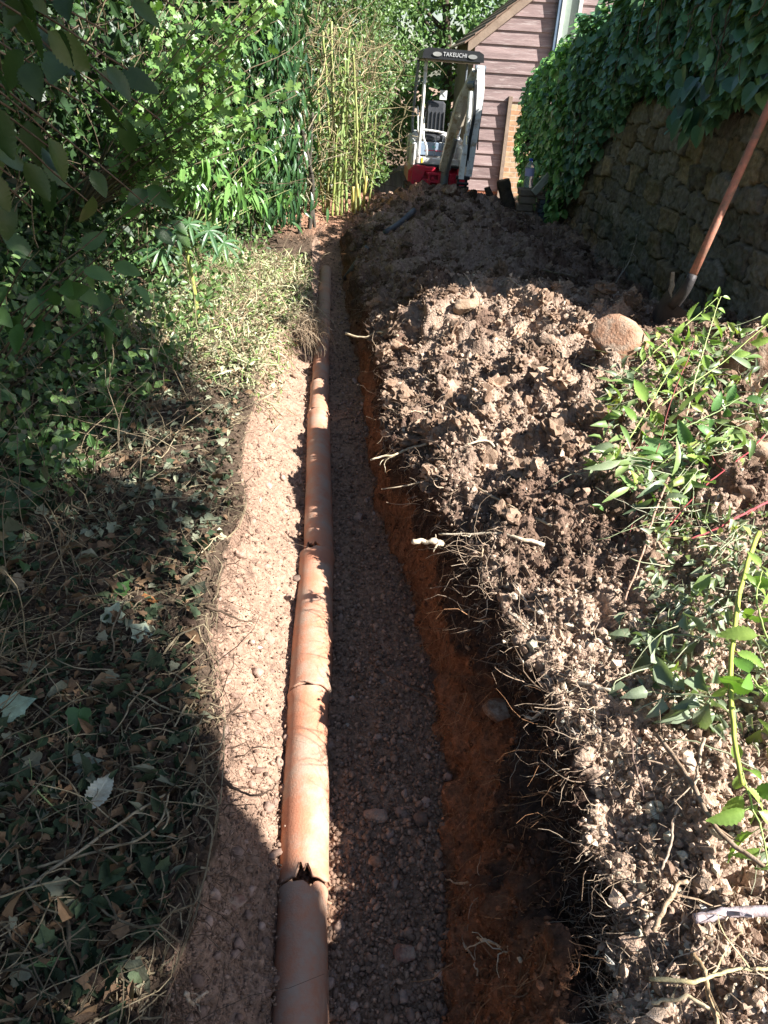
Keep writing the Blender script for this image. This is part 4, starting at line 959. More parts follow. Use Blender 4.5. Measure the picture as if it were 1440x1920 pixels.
# ------------------------------------------------------------------ things by the wall
M_BLOCK = mat('concrete_block', (.26, .20, .15), (.18, .14, .10), 10, .9, .5, 80)
M_SLATE = mat('blue_grey_slate', (.085, .105, .12), (.06, .075, .09), 10, .7, .3, 80)
M_WOOD = mat('grey_timber', (.40, .40, .33), (.28, .28, .22), 6, .85, .3, 60)
YB = 10.2
def at(x, y, Y=YB): return pY(x, y, Y)
def W(px_, Y=YB): return px_/F*((pY(980, 380, Y)-CAM)@fw)
b0 = at(983, 408); b1 = at(983, 352)
th_ = thing('block_stack', 'short stack of brown blocks under the water bottle by the ivy', 'block stack', tuple(b0))
hgt = b1[2]-b0[2]+.10; nB = 5
for k_ in range(nB):
    sp = Soup(); box(sp, (b0[0]+.008*rng.normal(), b0[1]+.01*rng.normal(), b0[2]-.10+hgt*(k_+.5)/nB), (W(30), .20, hgt/nB-.006), rotm('Z', .1*rng.normal()), bev=.012); sp.build('block', M_BLOCK, th_)
p0 = at(1021, 430); p1 = at(1021, 372)
th_ = thing('slate_stack', 'dark blue grey stack of slates under a tilted board beside the ivy', 'slate stack', tuple(p0))
hgt = p1[2]-p0[2]; nB = 8
for k_ in range(nB):
    sp = Soup(); box(sp, (p0[0]+.012*rng.normal(), p0[1], p0[2]-.05+(hgt+.05)*(k_+.5)/nB), (W(36), .26, (hgt+.05)/nB-.008), rotm('Z', .05*rng.normal()), bev=.004); sp.build('slate', M_SLATE, th_)
tp = thing('tile_pile', 'few thin curved roof tiles piled loosely on the dark slate stack', 'tile pile', tuple(p1))
for k_ in range(4):
    sp = Soup(); box(sp, (p1[0]-.02+.02*k_, p1[1]-.02, p1[2]+.012+.026*k_), (W(30), .22, .016), rotm('Y', .06*rng.normal())@rotm('Z', .3*rng.normal()), bev=.003); sp.build('tile', M_BLOCK, tp)
c0 = at(1000, 362, YB-.15); c1_ = at(1036, 322, YB-.15); sp = Soup(); L_ = np.linalg.norm(c1_-c0); ang = math.atan2(c1_[2]-c0[2], c1_[0]-c0[0])
box(sp, (c0+c1_)/2, (L_, .05, .085), rotm('Y', -ang), bev=.006); o = sp.build('board_offcut', M_WOOD); setp(o, 'pale greenish grey board leaning diagonally over the stack by the ivy', 'board')
# bottle
M_PET = NT('clear_plastic'); b = M_PET.n('ShaderNodeBsdfPrincipled', i_Roughness=.12); b.inputs['Base Color'].default_value = (.78, .85, .88, 1); b.inputs['Transmission Weight'].default_value = .75; b.inputs['IOR'].default_value = 1.33; M_PET.l(b.outputs[0], M_PET.out.inputs[0]); M_PET = M_PET.m
bb = at(990, 351); bt = at(997, 297); H_ = bt[2]-bb[2]; r_ = W(17)/2
th_ = thing('water_bottle', 'clear plastic water bottle with lilac label and blue cap on the block stack', 'bottle', tuple(bb))
def lathe(prof, c, sides=20):
    V = []; t = []
    for z_, q_ in prof:
        a = np.arange(sides)*2*pi/sides; V.append(np.stack([c[0]+q_*np.cos(a), c[1]+q_*np.sin(a), c[2]+z_+0*a], 1))
    V = np.concatenate(V)
    for k_ in range(len(prof)-1):
        for j in range(sides):
            a = k_*sides+j; b_ = k_*sides+(j+1) % sides; t += [(a, b_, b_+sides), (a, b_+sides, a+sides)]
    return V, t
sp = Soup(); pr_ = [(0, .001), (0, .9*r_), (.02*H_, r_)]+[(H_*(.05+.03*k_), r_*(1 if k_ % 2 else .96)) for k_ in range(10)]+[(H_*.68, r_), (H_*.78, r_*.85), (H_*.88, r_*.38), (H_*.92, r_*.34)]
sp.add(*lathe(pr_, bb)); sp.build('bottle_body', M_PET, th_, True)
sp = Soup(); sp.add(*lathe([(H_*.40, r_*1.02), (H_*.66, r_*1.02)], bb)); sp.build('label_band', mat('lilac_label', (.45, .42, .72), (.55, .52, .80), 30, .5), th_, True)
sp = Soup(); sp.add(*lathe([(H_*.91, r_*.42), (H_*1.0, r_*.42), (H_*1.0, .001)], bb)); sp.build('cap', mat('blue_cap', (.05, .10, .45), (.04, .08, .40), 30, .4), th_, True)
# stumps
for (a, b_, w0, w1, lab) in (((935, 402), (913, 352), 16, 12, 'thin dark sawn stump leaning left in front of the shed corner'), ((958, 408), (943, 338), 30, 24, 'thick dark upright stump between the shed corner and the ivy')):
    q0, q1 = at(*a, 10.6), at(*b_, 10.6); q0[2] -= .08; th_ = thing('tree_stump', lab, 'stump', tuple(q0), None); sp = Soup()
    qq = one_tube(sp, [q0, (q0+q1)/2+np.array([.01, 0, 0]), q1], W(w0)/2, W(w1)/2, 9, 9, .002, (1, 1, 1), .06); sp.build('trunk', M_BARK, th_, False)
    sp = Soup(); cyl(sp, qq[-1]-np.array([0, 0, .004]), qq[-1]+unit(qq[-1]-qq[-2])*.004, W(w1)/2*.92, 9); sp.build('cut_top', mat('cut_wood', (.16, .11, .07), (.10, .07, .05), 30, .9), th_)
# black pipes on the far heap
M_BP = mat('black_pipe', (.045, .048, .052), (.10, .10, .10), 9, .5, .1, 60)
for pts, r_, lab in (([(722, 436), (748, 420), (776, 398)], .030, 'black plastic pipe offcut sticking from the shaded far heap'), ([(648, 522), (665, 498), (690, 466)], .028, 'dark pipe length lying at the foot of the far heap beside the clay pipe end')):
    q_ = np.array([onpix(x_, y_, -.004) for x_, y_ in pts]); q_[-1, 2] += .02
    sp = Soup(); qq = one_tube(sp, q_, r_, r_, 12, 8); o = sp.build('plastic_pipe', M_BP, None, True); setp(o, lab, 'pipe', None)
# digging tool leaning on the wall
M_ORH = mat('worn_orange_handle', (.50, .20, .13), (.36, .14, .09), 16, .6, .2, 60, dirt=(.22, .13, .09), dirt_amt=.5, dirt_scale=14)
M_IRON = mat('dull_iron', (.07, .065, .065), (.045, .04, .04), 12, .6, .3, 60, metal=.5)
a_ = pX(1440, 205, 1.93); b_ = pX(1296, 522, 1.66); dv = unit(a_-b_)
th_ = thing('shovel', 'long handled shovel with worn orange shaft leaning on the stone wall', 'shovel', tuple(b_-dv*.3))
sp = Soup(); one_tube(sp, [b_-dv*.01, a_+dv*.55], .0225, .021, 14, 6); sp.build('shaft', M_ORH, th_, True)
e_ = pX(1262, 572, 1.62); sp = Soup(); one_tube(sp, [b_+dv*.02, b_-dv*.06, e_], .026, .036, 14, 8); sp.build('socket', M_IRON, th_, True)
bd = unit(e_-b_); sd_ = unit(np.cross(bd, [1, .4, .2])); sp = Soup(); nn_ = np.cross(sd_, bd); V = []
for i_ in range(7):
    t = i_/6; hw = .10*(1-.0*t)*math.sqrt(max(0.02, 1-max(0, (t-.6)/.42)**2))
    for j_ in range(5): s_ = (j_-2)/2; V.append(e_+bd*(.24*t-.03)+sd_*s_*hw+nn_*(.03*s_*s_-.02))
V = np.array(V); t = []
for i_ in range(6):
    for j_ in range(4): a0_ = i_*5+j_; t += [(a0_, a0_+1, a0_+6), (a0_, a0_+6, a0_+5)]
V = np.concatenate([V, V+nn_*.004]); t = np.array(t); sp.add(V, np.concatenate([t, t[:, ::-1]+35])); sp.build('blade', M_IRON, th_, True)
# rotted stump by the shovel
q0 = onpix(1235, 590, -.05); q1 = q0+np.array([.12, .0, .22]); th_ = thing('tree_stump', 'small dark forked root stump just left of the shovel foot', 'stump', tuple(q0)); sp = Soup()
one_tube(sp, [q0, q1], .05, .03, 8, 8, .006, (.10, .08, .06), .12); sp.build('trunk', M_ROOT, th_); sp = Soup(); one_tube(sp, [q0+np.array([.02, 0, .06]), q0+np.array([.06, -.02, .2]), q0+np.array([.03, 0, .30])], .025, .010, 7, 8, .006, (.30, .26, .20), .1); sp.build('branch', M_ROOT, th_)
# ------------------------------------------------------------------ unseen tree right of and behind camera, crown shaped to shade left bank
tr = thing('shade_tree', 'unseen tree outside the right edge, its crown shaped to cast shade on the left bank', 'tree', (4.6, -3.2, 0))
sp = Soup(); one_tube(sp, [(4.6, -3.2, -.3), (4.5, -3.1, 2), (4.7, -2.6, 4.5), (4.8, -.6, 7)], .20, .08, 12, 20, .01, (.8, .8, .8), .04)
for e_ in ((4.0, 1.2, 5.2), (4.4, 3.2, 6.4), (3.7, -2.6, 5.4), (5.5, 1.5, 6.6), (4.2, -4, 6)): one_tube(sp, [(4.66, -2.7, 4.3), (np.array(e_)+np.array([4.6, -2.2, 5.2]))/2+np.array([0, 0, .6]), np.array(e_)+np.array([0, 0, .6])], .09, .02, 8, 12, .02, (.8, .8, .8), .05)
sp.build('trunk', M_BARK, tr, True)
CB = np.array([[-4, 3.1], [-1.2, 2.9], [-.6, 2.66], [-.30, 2.66], [-.24, 2.76], [-.20, 3.0], [-.15, 3.24], [0, 3.38], [.3, 3.46], [.57, 3.51], [1.09, 3.49], [1.44, 3.65], [2.04, 3.75], [2.5, 3.98], [2.75, 4.5], [2.95, 5.6], [3.1, 7.9], [5.6, 8.0]])  # lower crown edge cut to fit the wanted shadow line
n = 20000; yc = rng.uniform(-4, 5.4, n); bz = np.interp(yc, CB[:, 0], CB[:, 1]); zc = bz+rng.random(n)**1.35*(8.0-bz)
hx = rng.uniform(-.5, 2.0, 22); hz = np.interp(hx, CB[:, 0], CB[:, 1])+rng.uniform(.12, .9, 22); hr = rng.uniform(.02, .05, 22)  # openings left in the crown for sun flecks
fl_ = lambda a, b, ra, rb: ~(np.hypot((yc-a)/ra, (zc-b)/rb) < 1)
keep = fl_(1.33, 3.90, .27, .11) & fl_(1.85, 4.12, .16, .10) & fl_(1.0, 4.02, .10, .05) & fl_(1.55, 4.45, .2, .08) & fl_(1.9, 5.2, .2, .15) & (zc > bz+.04+.05*rng.random(n)) & np.all([~(np.hypot((yc-a)/(1.6*r), (zc-b)/r) < 1.5) for a, b, r in zip(hx, hz, hr)], axis=0) & ~((np.hypot((yc-.16)/.11, (zc-3.64)/.09) < 1)) & ~(np.hypot((yc+.79)/.10, (zc-3.28)/.10) < 1)
gap = perlin(np.stack([yc*1.6, zc*1.6, yc*0+2], 1)); keep &= ~((gap > .38) & (zc > bz+.5))
yc, zc = yc[keep], zc[keep]; n = len(yc); q_ = np.stack([np.full(n, 3.5), yc, zc], 1)+SUN[None]*(rng.random(n)*1.6)[:, None]
ls = np.where(zc < np.interp(yc, CB[:, 0], CB[:, 1])+.25, .07, .17)*rng.uniform(.8, 1.2, n)
n2_ = 2600; ye = rng.uniform(-.62, -.22, n2_); ze = np.interp(ye, CB[:, 0], CB[:, 1])+.03+rng.random(n2_)*.62; qe = np.stack([np.full(n2_, 3.5), ye, ze], 1)+SUN[None]*(rng.random(n2_)*.5)[:, None]  # extra leaves added to darken the near trench
yd = rng.uniform(-.15, 1.5, 75); zd = np.interp(yd, CB[:, 0], CB[:, 1])-.02-.30*rng.random(75)**1.4; qd = np.stack([np.full(75, 3.5), yd, zd], 1)+SUN[None]*(rng.random(75)*.5)[:, None]  # stray leaves added to dapple the slope
q_ = np.concatenate([q_, qe, qd]); ls = np.concatenate([ls, np.full(n2_, .075), rng.uniform(.03, .06, 75)]); n = len(q_)
sp = Soup(); scatter(sp, L_OV[0], L_OV[1], q_, frames(rand_dirs(n), unit(SUN[None]+rng.normal(size=(n, 3))*.5)), ls, tint_mix(n, (.05, .10, .03), (.09, .14, .04)))
sp.build('crown', M_LEAF, tr)

# ------------------------------------------------------------------ wood behind, hedge, added backing fence on the left
def leaf_cloud(sp, tm, n, fpos, size, ta, tb, up_=.5, face=(1, -.4, .5), spread=.7, vs=.3, droop=-.2):
    p_ = fpos(n); n = len(p_)
    nr = unit(np.array(face)[None]+rng.normal(size=(n, 3))*spread); d = unit(rng.normal(size=(n, 3))+np.array([0, 0, droop])); 
    scatter(sp, tm[0], tm[1], p_, frames(d, nr), size*rng.uniform(1-vs, 1+vs, n), tint_mix(n, ta, tb, 1, .18))
# background trees
BT = [('tree', 'bright green leafy tree left of the shed roof, behind the digger', (1.0, 19.0), (2.6, 1.8, 3.2), 2.6, (.10, .19, .06), (.17, .27, .09), 15000, .10),
      ('tree', 'paler green tree between the hedge and the digger canopy', (-1.4, 17.5), (1.8, 1.6, 2.9), 2.2, (.12, .20, .07), (.19, .28, .10), 12000, .09),
      ('tree', 'darker green tree rising behind the shed at the top edge', (4.2, 22.0), (3.0, 2.2, 3.2), 3.4, (.06, .13, .05), (.10, .19, .07), 7000, .12)]
for nm, lab, (cx_, cy_), (rx, ry, rz), cz, ta, tb, n, ls in BT:
    t_ = thing(nm, lab, 'tree', (cx_, cy_, -.4)); sp = Soup()
    one_tube(sp, [(cx_, cy_, -.5), (cx_+.1, cy_, 1.5), (cx_-.1, cy_, 3.6)], .16, .06, 8, 12, .01, (1, 1, 1), .05)
    for k_ in range(7):
        a = rng.random()*6.28; one_tube(sp, [(cx_, cy_, .6+.35*k_), (cx_+rx*.4*cos(a), cy_+ry*.4*sin(a), 1.2+.4*k_), (cx_+rx*.8*cos(a), cy_+ry*.8*sin(a), 1.5+.45*k_)], .05, .012, 6, 10, .01)
    sp.build('trunk', M_BARK, t_, True)
    d = rand_dirs(n); d[:, 1] = np.where(rng.random(n) < .7, -np.abs(d[:, 1]), d[:, 1]); lump = 1+.16*perlin(d*2.5+cx_)+.13*perlin(d*6+cx_)
    p_ = np.array([cx_, cy_, cz])+d*np.array([rx, ry, rz])*(lump*rng.uniform(.72, 1.03, n))[:, None]
    g_ = perlin(p_*1.9+7) < .30; p_ = p_[g_]; d = d[g_]; p_[:, 2] = np.maximum(p_[:, 2], -.3+.2*rng.random(len(p_)))
    sp = Soup(); scatter(sp, L_OV[0], L_OV[1], p_, frames(rand_dirs(len(p_))+np.array([0, 0, -.3]), unit(d*.7+np.array([.2, -.3, .5])+rng.normal(size=d.shape)*.5)), ls*rng.uniform(.6, 1.2, len(p_)), tint_mix(len(p_), ta, tb, 1, .2))
    sp.build('crown', M_LEAF, t_)
# woodland mass far behind everything
sp = Soup(); n = 16000
def wood(n):
    a = rng.uniform(-1.9, 1.25, n); R_ = rng.uniform(24, 28, n); return np.stack([R_*np.sin(a), R_*np.cos(a), rng.uniform(-.4, 7.5, n)], 1)
leaf_cloud(sp, L_RH, n, wood, .55, (.05, .10, .035), (.10, .17, .055), face=(.2, -1, .5))
def sideL(n): return np.stack([rng.uniform(-6.5, -4.2, n), rng.uniform(-6, 24, n), rng.uniform(-.1, 6.5, n)], 1)
leaf_cloud(sp, L_RH, 12000, sideL, .34, (.035, .07, .03), (.07, .12, .04))
o = sp.build('woodland', M_LEAF); setp(o, 'mass of trees and undergrowth closing off the view behind the garden', 'woodland', None, 'stuff')

# dark close boarded fence added behind the left hedge to darken its gaps
M_FENCE = mat('dark_fence_board', (.055, .040, .030), (.032, .024, .018), 6, .9, .3, 40)
ft = thing('backing_fence', 'dark brown boarded fence added behind the left hedge to darken its gaps', 'fence', (-3.25, 1, 0)); sp = Soup()
for k_ in range(120): box(sp, (-3.25+.01*(k_ % 2), -1.0+.125*k_, .95+.02*rng.random()), (.02, .118, 2.0))
sp.build('boarding', M_FENCE, ft)
sp = Soup()
for k_ in range(6): sp = Soup(); box(sp, (-3.18, -.6+2.6*k_, .9), (.09, .09, 2.2)); sp.build('post', M_FENCE, ft)

def xf(Y): return np.interp(Y, [1.0, 2.5, 4, 5.5, 6.5, 8, 9.2, 10.5, 12, 14], [-2.1, -2.0, -1.95, -1.75, -1.55, -1.22, -1.05, -.80, -.45, .05])
hg = thing('hedge', 'deep tangled boundary hedge along the left side of the trench', 'hedge', (-2.2, 6, 0))
def hpos(n, y0=1.2, y1=14, z0=.0, z1=3.1, dmax=1.1, gap=.22, pw=1.5):
    y = y0+(y1-y0)*rng.random(n)**.8; dd = rng.random(n)**pw*dmax; z = z0+(z1-z0)*rng.random(n)
    x = xf(y)-dd-.10+.22*perlin(np.stack([y*1.3, z*1.3, y*0+4], 1))+.10*perlin(np.stack([y*4, z*4, y*0], 1))+.18*np.clip(z-1.2, 0, 2)*np.where(y > 6, .5, .2)
    p_ = np.stack([x, y, z], 1); g_ = perlin(p_*np.array([2.2, 2.2, 1.8])+11); return p_[g_ < gap-.17]
sp = Soup()
leaf_cloud(sp, L_OV, 34000, hpos, .055, (.035, .085, .025), (.09, .16, .045), spread=.9)
leaf_cloud(sp, L_OV, 12000, lambda n: hpos(n, 9.0, 14.0, .0, 3.2, .8, .5), .052, (.10, .18, .06), (.17, .25, .08), spread=.8)
leaf_cloud(sp, L_RH, 14000, lambda n: hpos(n, 1, 12, 0, 3.0, 1.3, 9, .6), .12, (.02, .045, .018), (.04, .08, .03), spread=.9)
sp.build('foliage', M_LEAF, hg)
sp = Soup(); n = 900; p_ = hpos(n*2, 1.5, 13, .0, 2.2, .9, .9)[:n]; n = len(p_)
L = rng.uniform(.3, 1.1, n); pp = curl_lines(p_, np.array([.3, -.1, 1.])+rng.normal(size=(n, 3))*.75, L, 8, .22, -.02)
tubes(sp, pp, rng.uniform(.0022, .006, n)[:, None]*np.linspace(1, .4, 8)[None], 4, tint_mix(n, (.20, .17, .10), (.10, .075, .05), 1, .2))
n = 420; y = rng.uniform(8.8, 12.8, n); p_ = np.stack([xf(y)+rng.normal(size=n)*.20+.05, y, rng.uniform(.1, 2.0, n)], 1)
pp = curl_lines(p_, np.array([.35, -.3, .6])+rng.normal(size=(n, 3))*.8, rng.uniform(.3, 1.0, n), 8, .35, .03)
tubes(sp, pp, rng.uniform(.003, .007, n)[:, None]*np.linspace(1, .4, 8)[None], 4, tint_mix(n, (.45, .38, .22), (.25, .20, .11), 1, .2))
sp.build('twig', M_ROOT, hg)
# dark slim trunks in the hedge by the canes
HT_ = [((578, 395), 290, .026, 'slim dark blue grey trunk nearest the yellow canes'), ((590, 392), 270, .020, 'thin dark trunk touching the first yellow cane'), ((560, 400), 270, .022, 'slim shaded trunk behind the drooping laurel leaves')]
for k_, ((a, b_), yt_, r_, lab) in enumerate(HT_):
    Yd = [8.8, 8.9, 8.6, 7.4, 7.0, 5.0][k_]; q0 = pY(a, b_, Yd); q0[2] = -.05; q1 = pY(a+10+rng.normal()*8, yt_, Yd); q1[2] += .3
    t_ = thing('sapling', lab, 'sapling', tuple(q0)); sp = Soup(); qq = one_tube(sp, [q0, (q0+q1)/2+np.array([.03*rng.normal(), 0, 0]), q1], r_, r_*.6, 9, 16, .002, (.9, .95, 1.0), .04); sp.build('trunk', mat('sapling_bark', (.085, .075, .055), (.04, .036, .03), 20, .85, .4, 60), t_, True)
    sp = Soup()
    for j in range(4):
        s_ = qq[4+3*j]; one_tube(sp, [s_, s_+np.array([.15*rng.normal(), .1*rng.normal(), .2]), s_+np.array([.35*rng.normal(), .2*rng.normal(), .35])], r_*.3, .003, 5, 7, .003, (.4, .35, .25))
    sp.build('branch', M_ROOT, t_)

# ------------------------------------------------------------------ yellow green canes
M_CANE = mat('cane', (1, 1, 1), (.75, .8, .6), 12, .45, .1, 60, tint=True)
CX = [(606, 384, 596, 150), (616, 385, 606, 60), (624, 382, 640, 120), (632, 380, 622, 40), (640, 381, 652, 150), (650, 378, 646, 100), (658, 377, 668, 170), (666, 376, 660, 90), (673, 374, 690, 180), (682, 372, 676, 190), (628, 384, 655, 60), (645, 380, 632, 200), (612, 386, 628, 190), (690, 370, 702, 215)]
CX.sort(); ORD = 'leftmost second third fourth fifth sixth seventh eighth ninth tenth eleventh twelfth thirteenth rightmost'.split()
for k_, (a, b_, a2, b2) in enumerate(CX):
    Yd = 9.55+.45*rng.random(); q0 = pY(a, b_, Yd); q0[2] = float(base_z(q0[:1], q0[1:2])[0][0])-.05; q1 = pY(a2, b2, Yd+.1*rng.normal()); n_ = 22
    t_ = thing('cane', ('yellow green woody cane, '+ORD[k_]+(' from the left' if 0 < k_ < 13 else '')+' by its foot in the sunny clump'), 'cane', tuple(q0), 'canes in the sunny clump at the trench end')
    sp = Soup(); r_ = rng.uniform(.011, .022); q_ = smooth_line([q0, (q0+q1)/2+np.array([.025*rng.normal(), .03*rng.normal(), 0]), q1], n_, .006)
    rad = r_*(np.linspace(1, .65, n_))*(1+.16*(np.arange(n_) % 4 == 0)); tubes(sp, q_[None], rad[None], 9, np.array([(.25+.08*rng.random(), .30+.06*rng.random(), .11+.03*rng.random())])); sp.build('stem', M_CANE, t_, True)
    sp = Soup(); m_ = 26; ii = rng.integers(6, n_, m_); ll = q_[ii]+rng.normal(size=(m_, 3))*.10
    scatter(sp, L_LA[0], L_LA[1], ll, frames(rng.normal(size=(m_, 3))+np.array([.3, -.3, -.4]), np.tile([.3, -.5, .8], (m_, 1))+rng.normal(size=(m_, 3))*.4), rng.uniform(.07, .13, m_), tint_mix(m_, (.10, .17, .04), (.22, .28, .08))); sp.build('foliage', M_LEAF, t_)
for k_, (a, b_, a2, b2) in enumerate([(662, 386, 662, 350), (681, 378, 687, 330), (672, 384, 670, 345)]):
    q0 = pY(a, b_, 9.3); q1 = pY(a2, b2, 9.3); q0[2] -= .06; sp = Soup(); one_tube(sp, [q0, q1], .017, .015, 9, 5, 0, (.48, .38, .12)); o = sp.build('cut_cane', M_CANE, None, True)
    setp(o, ['yellow cut cane stub leaning furthest left in front of the cane clump', 'tall yellow cut cane stub leaning right at the end of the cane clump', 'middle yellow cut cane stub in front of the cane clump'][k_], 'cane stub')

# ------------------------------------------------------------------ shrubs with leaves large enough to tell apart
def branchy(name, label, cat, origin, tips, leafer, r0=.008, tint=(.22, .19, .12), group=None, part='foliage', leafmat=None, k=20):
    t_ = thing(name, label, cat, tuple(origin), group); sp = Soup(); sl = Soup()
    for tip in tips:
        qq = one_tube(sp, [origin, np.array(origin)*.45+np.array(tip)*.55+np.array([0, 0, .06])+.03*rng.normal(size=3), tip], r0, r0*.3, 5, k, .003, tint, .05)
        leafer(sl, qq)
    sp.build('stem', M_ROOT, t_, True); sl.build(part, leafmat or M_LEAF, t_, leafmat is None); return t_
def leaf_on(sl, qq, tm, n, size, ta, tb, off=.02, droop=-.3, face=(.6, -.6, .6), t0=.25, spread=.45, fwd=.5, vs=.25):
    i_ = rng.integers(int(len(qq)*t0), len(qq), n); tg = unit(qq[np.minimum(i_+1, len(qq)-1)]-qq[i_-1])
    d = unit(tg*fwd+rng.normal(size=(n, 3))*.6+np.array([0, 0, droop])); nr = unit(np.array(face)[None]+rng.normal(size=(n, 3))*spread)
    scatter(sl, tm[0], tm[1], qq[i_]+rng.normal(size=(n, 3))*off, frames(d, nr), size*rng.uniform(1-vs, 1+vs, n), tint_mix(n, ta, tb, 1, .15))
# lobed leaved shrub, sunlit
og = np.array([-2.3, 5.6, .6]); tips = []
for k_ in range(78):
    x_, y_ = rng.uniform(300, 560), rng.uniform(-40, 270)
    if k_ < 30: x_, y_ = rng.normal(410, 45), rng.normal(160, 65)
    tips.append(pY(x_, y_, rng.uniform(4.6, 6.2)))
branchy('hawthorn', 'sunlit shrub with deeply lobed bright green leaves over the hedge', 'shrub', og, tips, lambda sl, qq: leaf_on(sl, qq, L_HAW, 26, .068, (.09, .19, .05), (.19, .30, .08), .035, -.1, (.7, -.5, .7), .45), .008)
# drooping narrow leaves
tips = [pX(x_, y_, X_) for x_, y_, X_ in [(400, 262, -1.35), (430, 235, -1.3), (470, 235, -1.25), (385, 290, -1.3), (355, 265, -1.5), (340, 300, -1.5), (495, 262, -1.2), (530, 240, -1.15), (520, 285, -1.1), (550, 300, -1.1), (500, 355, -1.05), (545, 355, -1.0), (580, 350, -.95), (470, 350, -1.1), (440, 345, -1.15), (590, 260, -1.1)]]
branchy('drooping_shrub', 'evergreen shrub with long glossy drooping leaves beside the trench', 'shrub', np.array([-1.75, 6.6, .3]), tips,
        lambda sl, qq: leaf_on(sl, qq, L_LA, 20, .165, (.07, .17, .04), (.15, .28, .07), .02, -1.3, (.8, -.5, .5), .5, .3, .5), .006, (.25, .28, .12), leafmat=M_GLOSS)
# dark hanging conifer like curtain
sp = Soup(); t_ = thing('weeping_shrub', 'tall dark shrub with hanging strap leaves just left of the canes', 'shrub', (-1.5, 8.7, 0))
one_tube(sp, [(-1.55, 8.8, -.1), (-1.5, 8.7, 1.2), (-1.35, 8.6, 3.0)], .03, .015, 8, 14, .004, (.2, .17, .12)); sp.build('trunk', M_ROOT, t_, True); sp = Soup(); n = 2600
p_ = np.stack([rng.normal(-1.28, .20, n), rng.normal(8.3, .30, n), rng.uniform(.25, 3.0, n)], 1)
scatter(sp, L_LA[0], L_LA[1], p_, frames(np.tile([.1, -.1, -1.], (n, 1))+rng.normal(size=(n, 3))*.35, np.tile([.7, -.6, .3], (n, 1))+rng.normal(size=(n, 3))*.5), rng.uniform(.10, .20, n), tint_mix(n, (.025, .07, .03), (.06, .13, .04))); sp.build('foliage', M_GLOSS, t_)
# big dark leaves of the near overhanging branch, top left
tips = [pY(x_, y_, Y_) for x_, y_, Y_ in [(60, 120, 1.7), (150, 190, 1.8), (230, 215, 1.9), (300, 225, 2.0), (200, 60, 1.9), (60, 40, 1.6), (100, 260, 1.8), (160, 330, 1.9), (30, 210, 1.6), (240, 130, 2.0), (20, 330, 1.7), (190, 400, 2.0), (60, 390, 1.8), (270, 380, 2.2), (340, 20, 2.2), (120, 20, 1.8)]]
branchy('hazel_branch', 'dark large leaved branch hanging close over the top left corner', 'branch', np.array([-1.55, 1.5, 2.1]), tips,
        lambda sl, qq: leaf_on(sl, qq, L_BIG, 9, .085, (.035, .075, .022), (.07, .11, .03), .03, -.6, (.2, -.5, .9), .3, .5, .6), .007, (.12, .09, .06))
tips = [pY(x_, y_, Y_) for x_, y_, Y_ in [(300, 360, 3.2), (215, 470, 3.0), (380, 385, 3.6), (150, 500, 2.9), (60, 470, 2.6), (320, 330, 3.4), (90, 560, 2.8), (250, 540, 3.3)]]
branchy('beech_sapling', 'shaded sapling with a few broad ribbed leaves below the hanging branch', 'sapling', np.array([-2.0, 3.2, .1]), tips,
        lambda sl, qq: leaf_on(sl, qq, L_BIG, 5, .11, (.05, .12, .03), (.10, .18, .05), .03, -.5, (.5, -.6, .7), .5, .4, .6), .006, (.14, .11, .07))
# palmate plant with yellow stalk
def palmate(sl, c_, nf, size, ta, tb, nrm=(.3, -.5, .9)):
    n_ = unit(np.array(nrm)); u_ = unit(np.cross(n_, [0, 0, 1.])); v_ = np.cross(n_, u_)
    a = np.linspace(0, 2*pi, nf, endpoint=False)+rng.random(); d = np.cos(a)[:, None]*u_+np.sin(a)[:, None]*v_-n_*.15
    scatter(sl, L_FING[0], L_FING[1], np.tile(c_, (nf, 1)), frames(d, np.tile(n_, (nf, 1))+.1*rng.normal(size=(nf, 3))), size*rng.uniform(.8, 1.1, nf), tint_mix(nf, ta, tb))
b_ = onpix(372, 600, -.02); t_ = thing('hellebore', 'dark palmate leaved plant on a thick yellow green stalk in the sunny clippings', 'plant', tuple(b_)); sp = Soup()
top_ = pY(350, 470, b_[1]); qq = one_tube(sp, [b_, (b_+top_)/2+np.array([.01, 0, 0]), top_], .018, .011, 9, 14, .001, (.36, .40, .10), .06)
hs = [(392, 432), (330, 440), (300, 470), (355, 420), (420, 455)]
for x_, y_ in hs:
    e_ = pY(x_, y_, b_[1]-.05+.1*rng.random()); one_tube(sp, [top_, (top_+e_)/2+np.array([0, 0, .03]), e_], .006, .004, 6, 8, 0, (.30, .40, .12))
sp.build('stalk', M_STEM, t_, True); sp = Soup()
for x_, y_ in hs: palmate(sp, pY(x_, y_, b_[1]-.03), 9, .165, (.05, .12, .05), (.09, .18, .07))
sp.build('foliage', M_LEAF, t_)

# ------------------------------------------------------------------ low cover on the left bank
bankm = (zone == 0)*1.0
sp = Soup(); n = 4600; i = pick(n, bankm*(gx < np.interp(gy, [0, 3, 6, 9], [-1.0, -1.35, -1.55, -1.3]))*(gx > -3)*(gy < 8.6), 1.2)
h_ = rng.random(n)**1.5*np.interp(gx[i], [-3, -1.9, -1.1], [.55, .42, .05]); p_ = P[i]+np.stack([0*h_, 0*h_, h_+.01], 1)+rng.normal(size=(n, 3))*.02
scatter(sp, L_IVY[0], L_IVY[1], p_, frames(unit(rng.normal(size=(n, 3))+np.array([.5, -.3, -.2])), unit(np.array([.45, -.4, .8])+rng.normal(size=(n, 3))*.45)), rng.uniform(.022, .062, n), np.where((rng.random(n) < .22)[:, None], tint_mix(n, (.20, .22, .15), (.22, .15, .09)), tint_mix(n, (.03, .075, .03), (.08, .13, .05), 1, .25)))
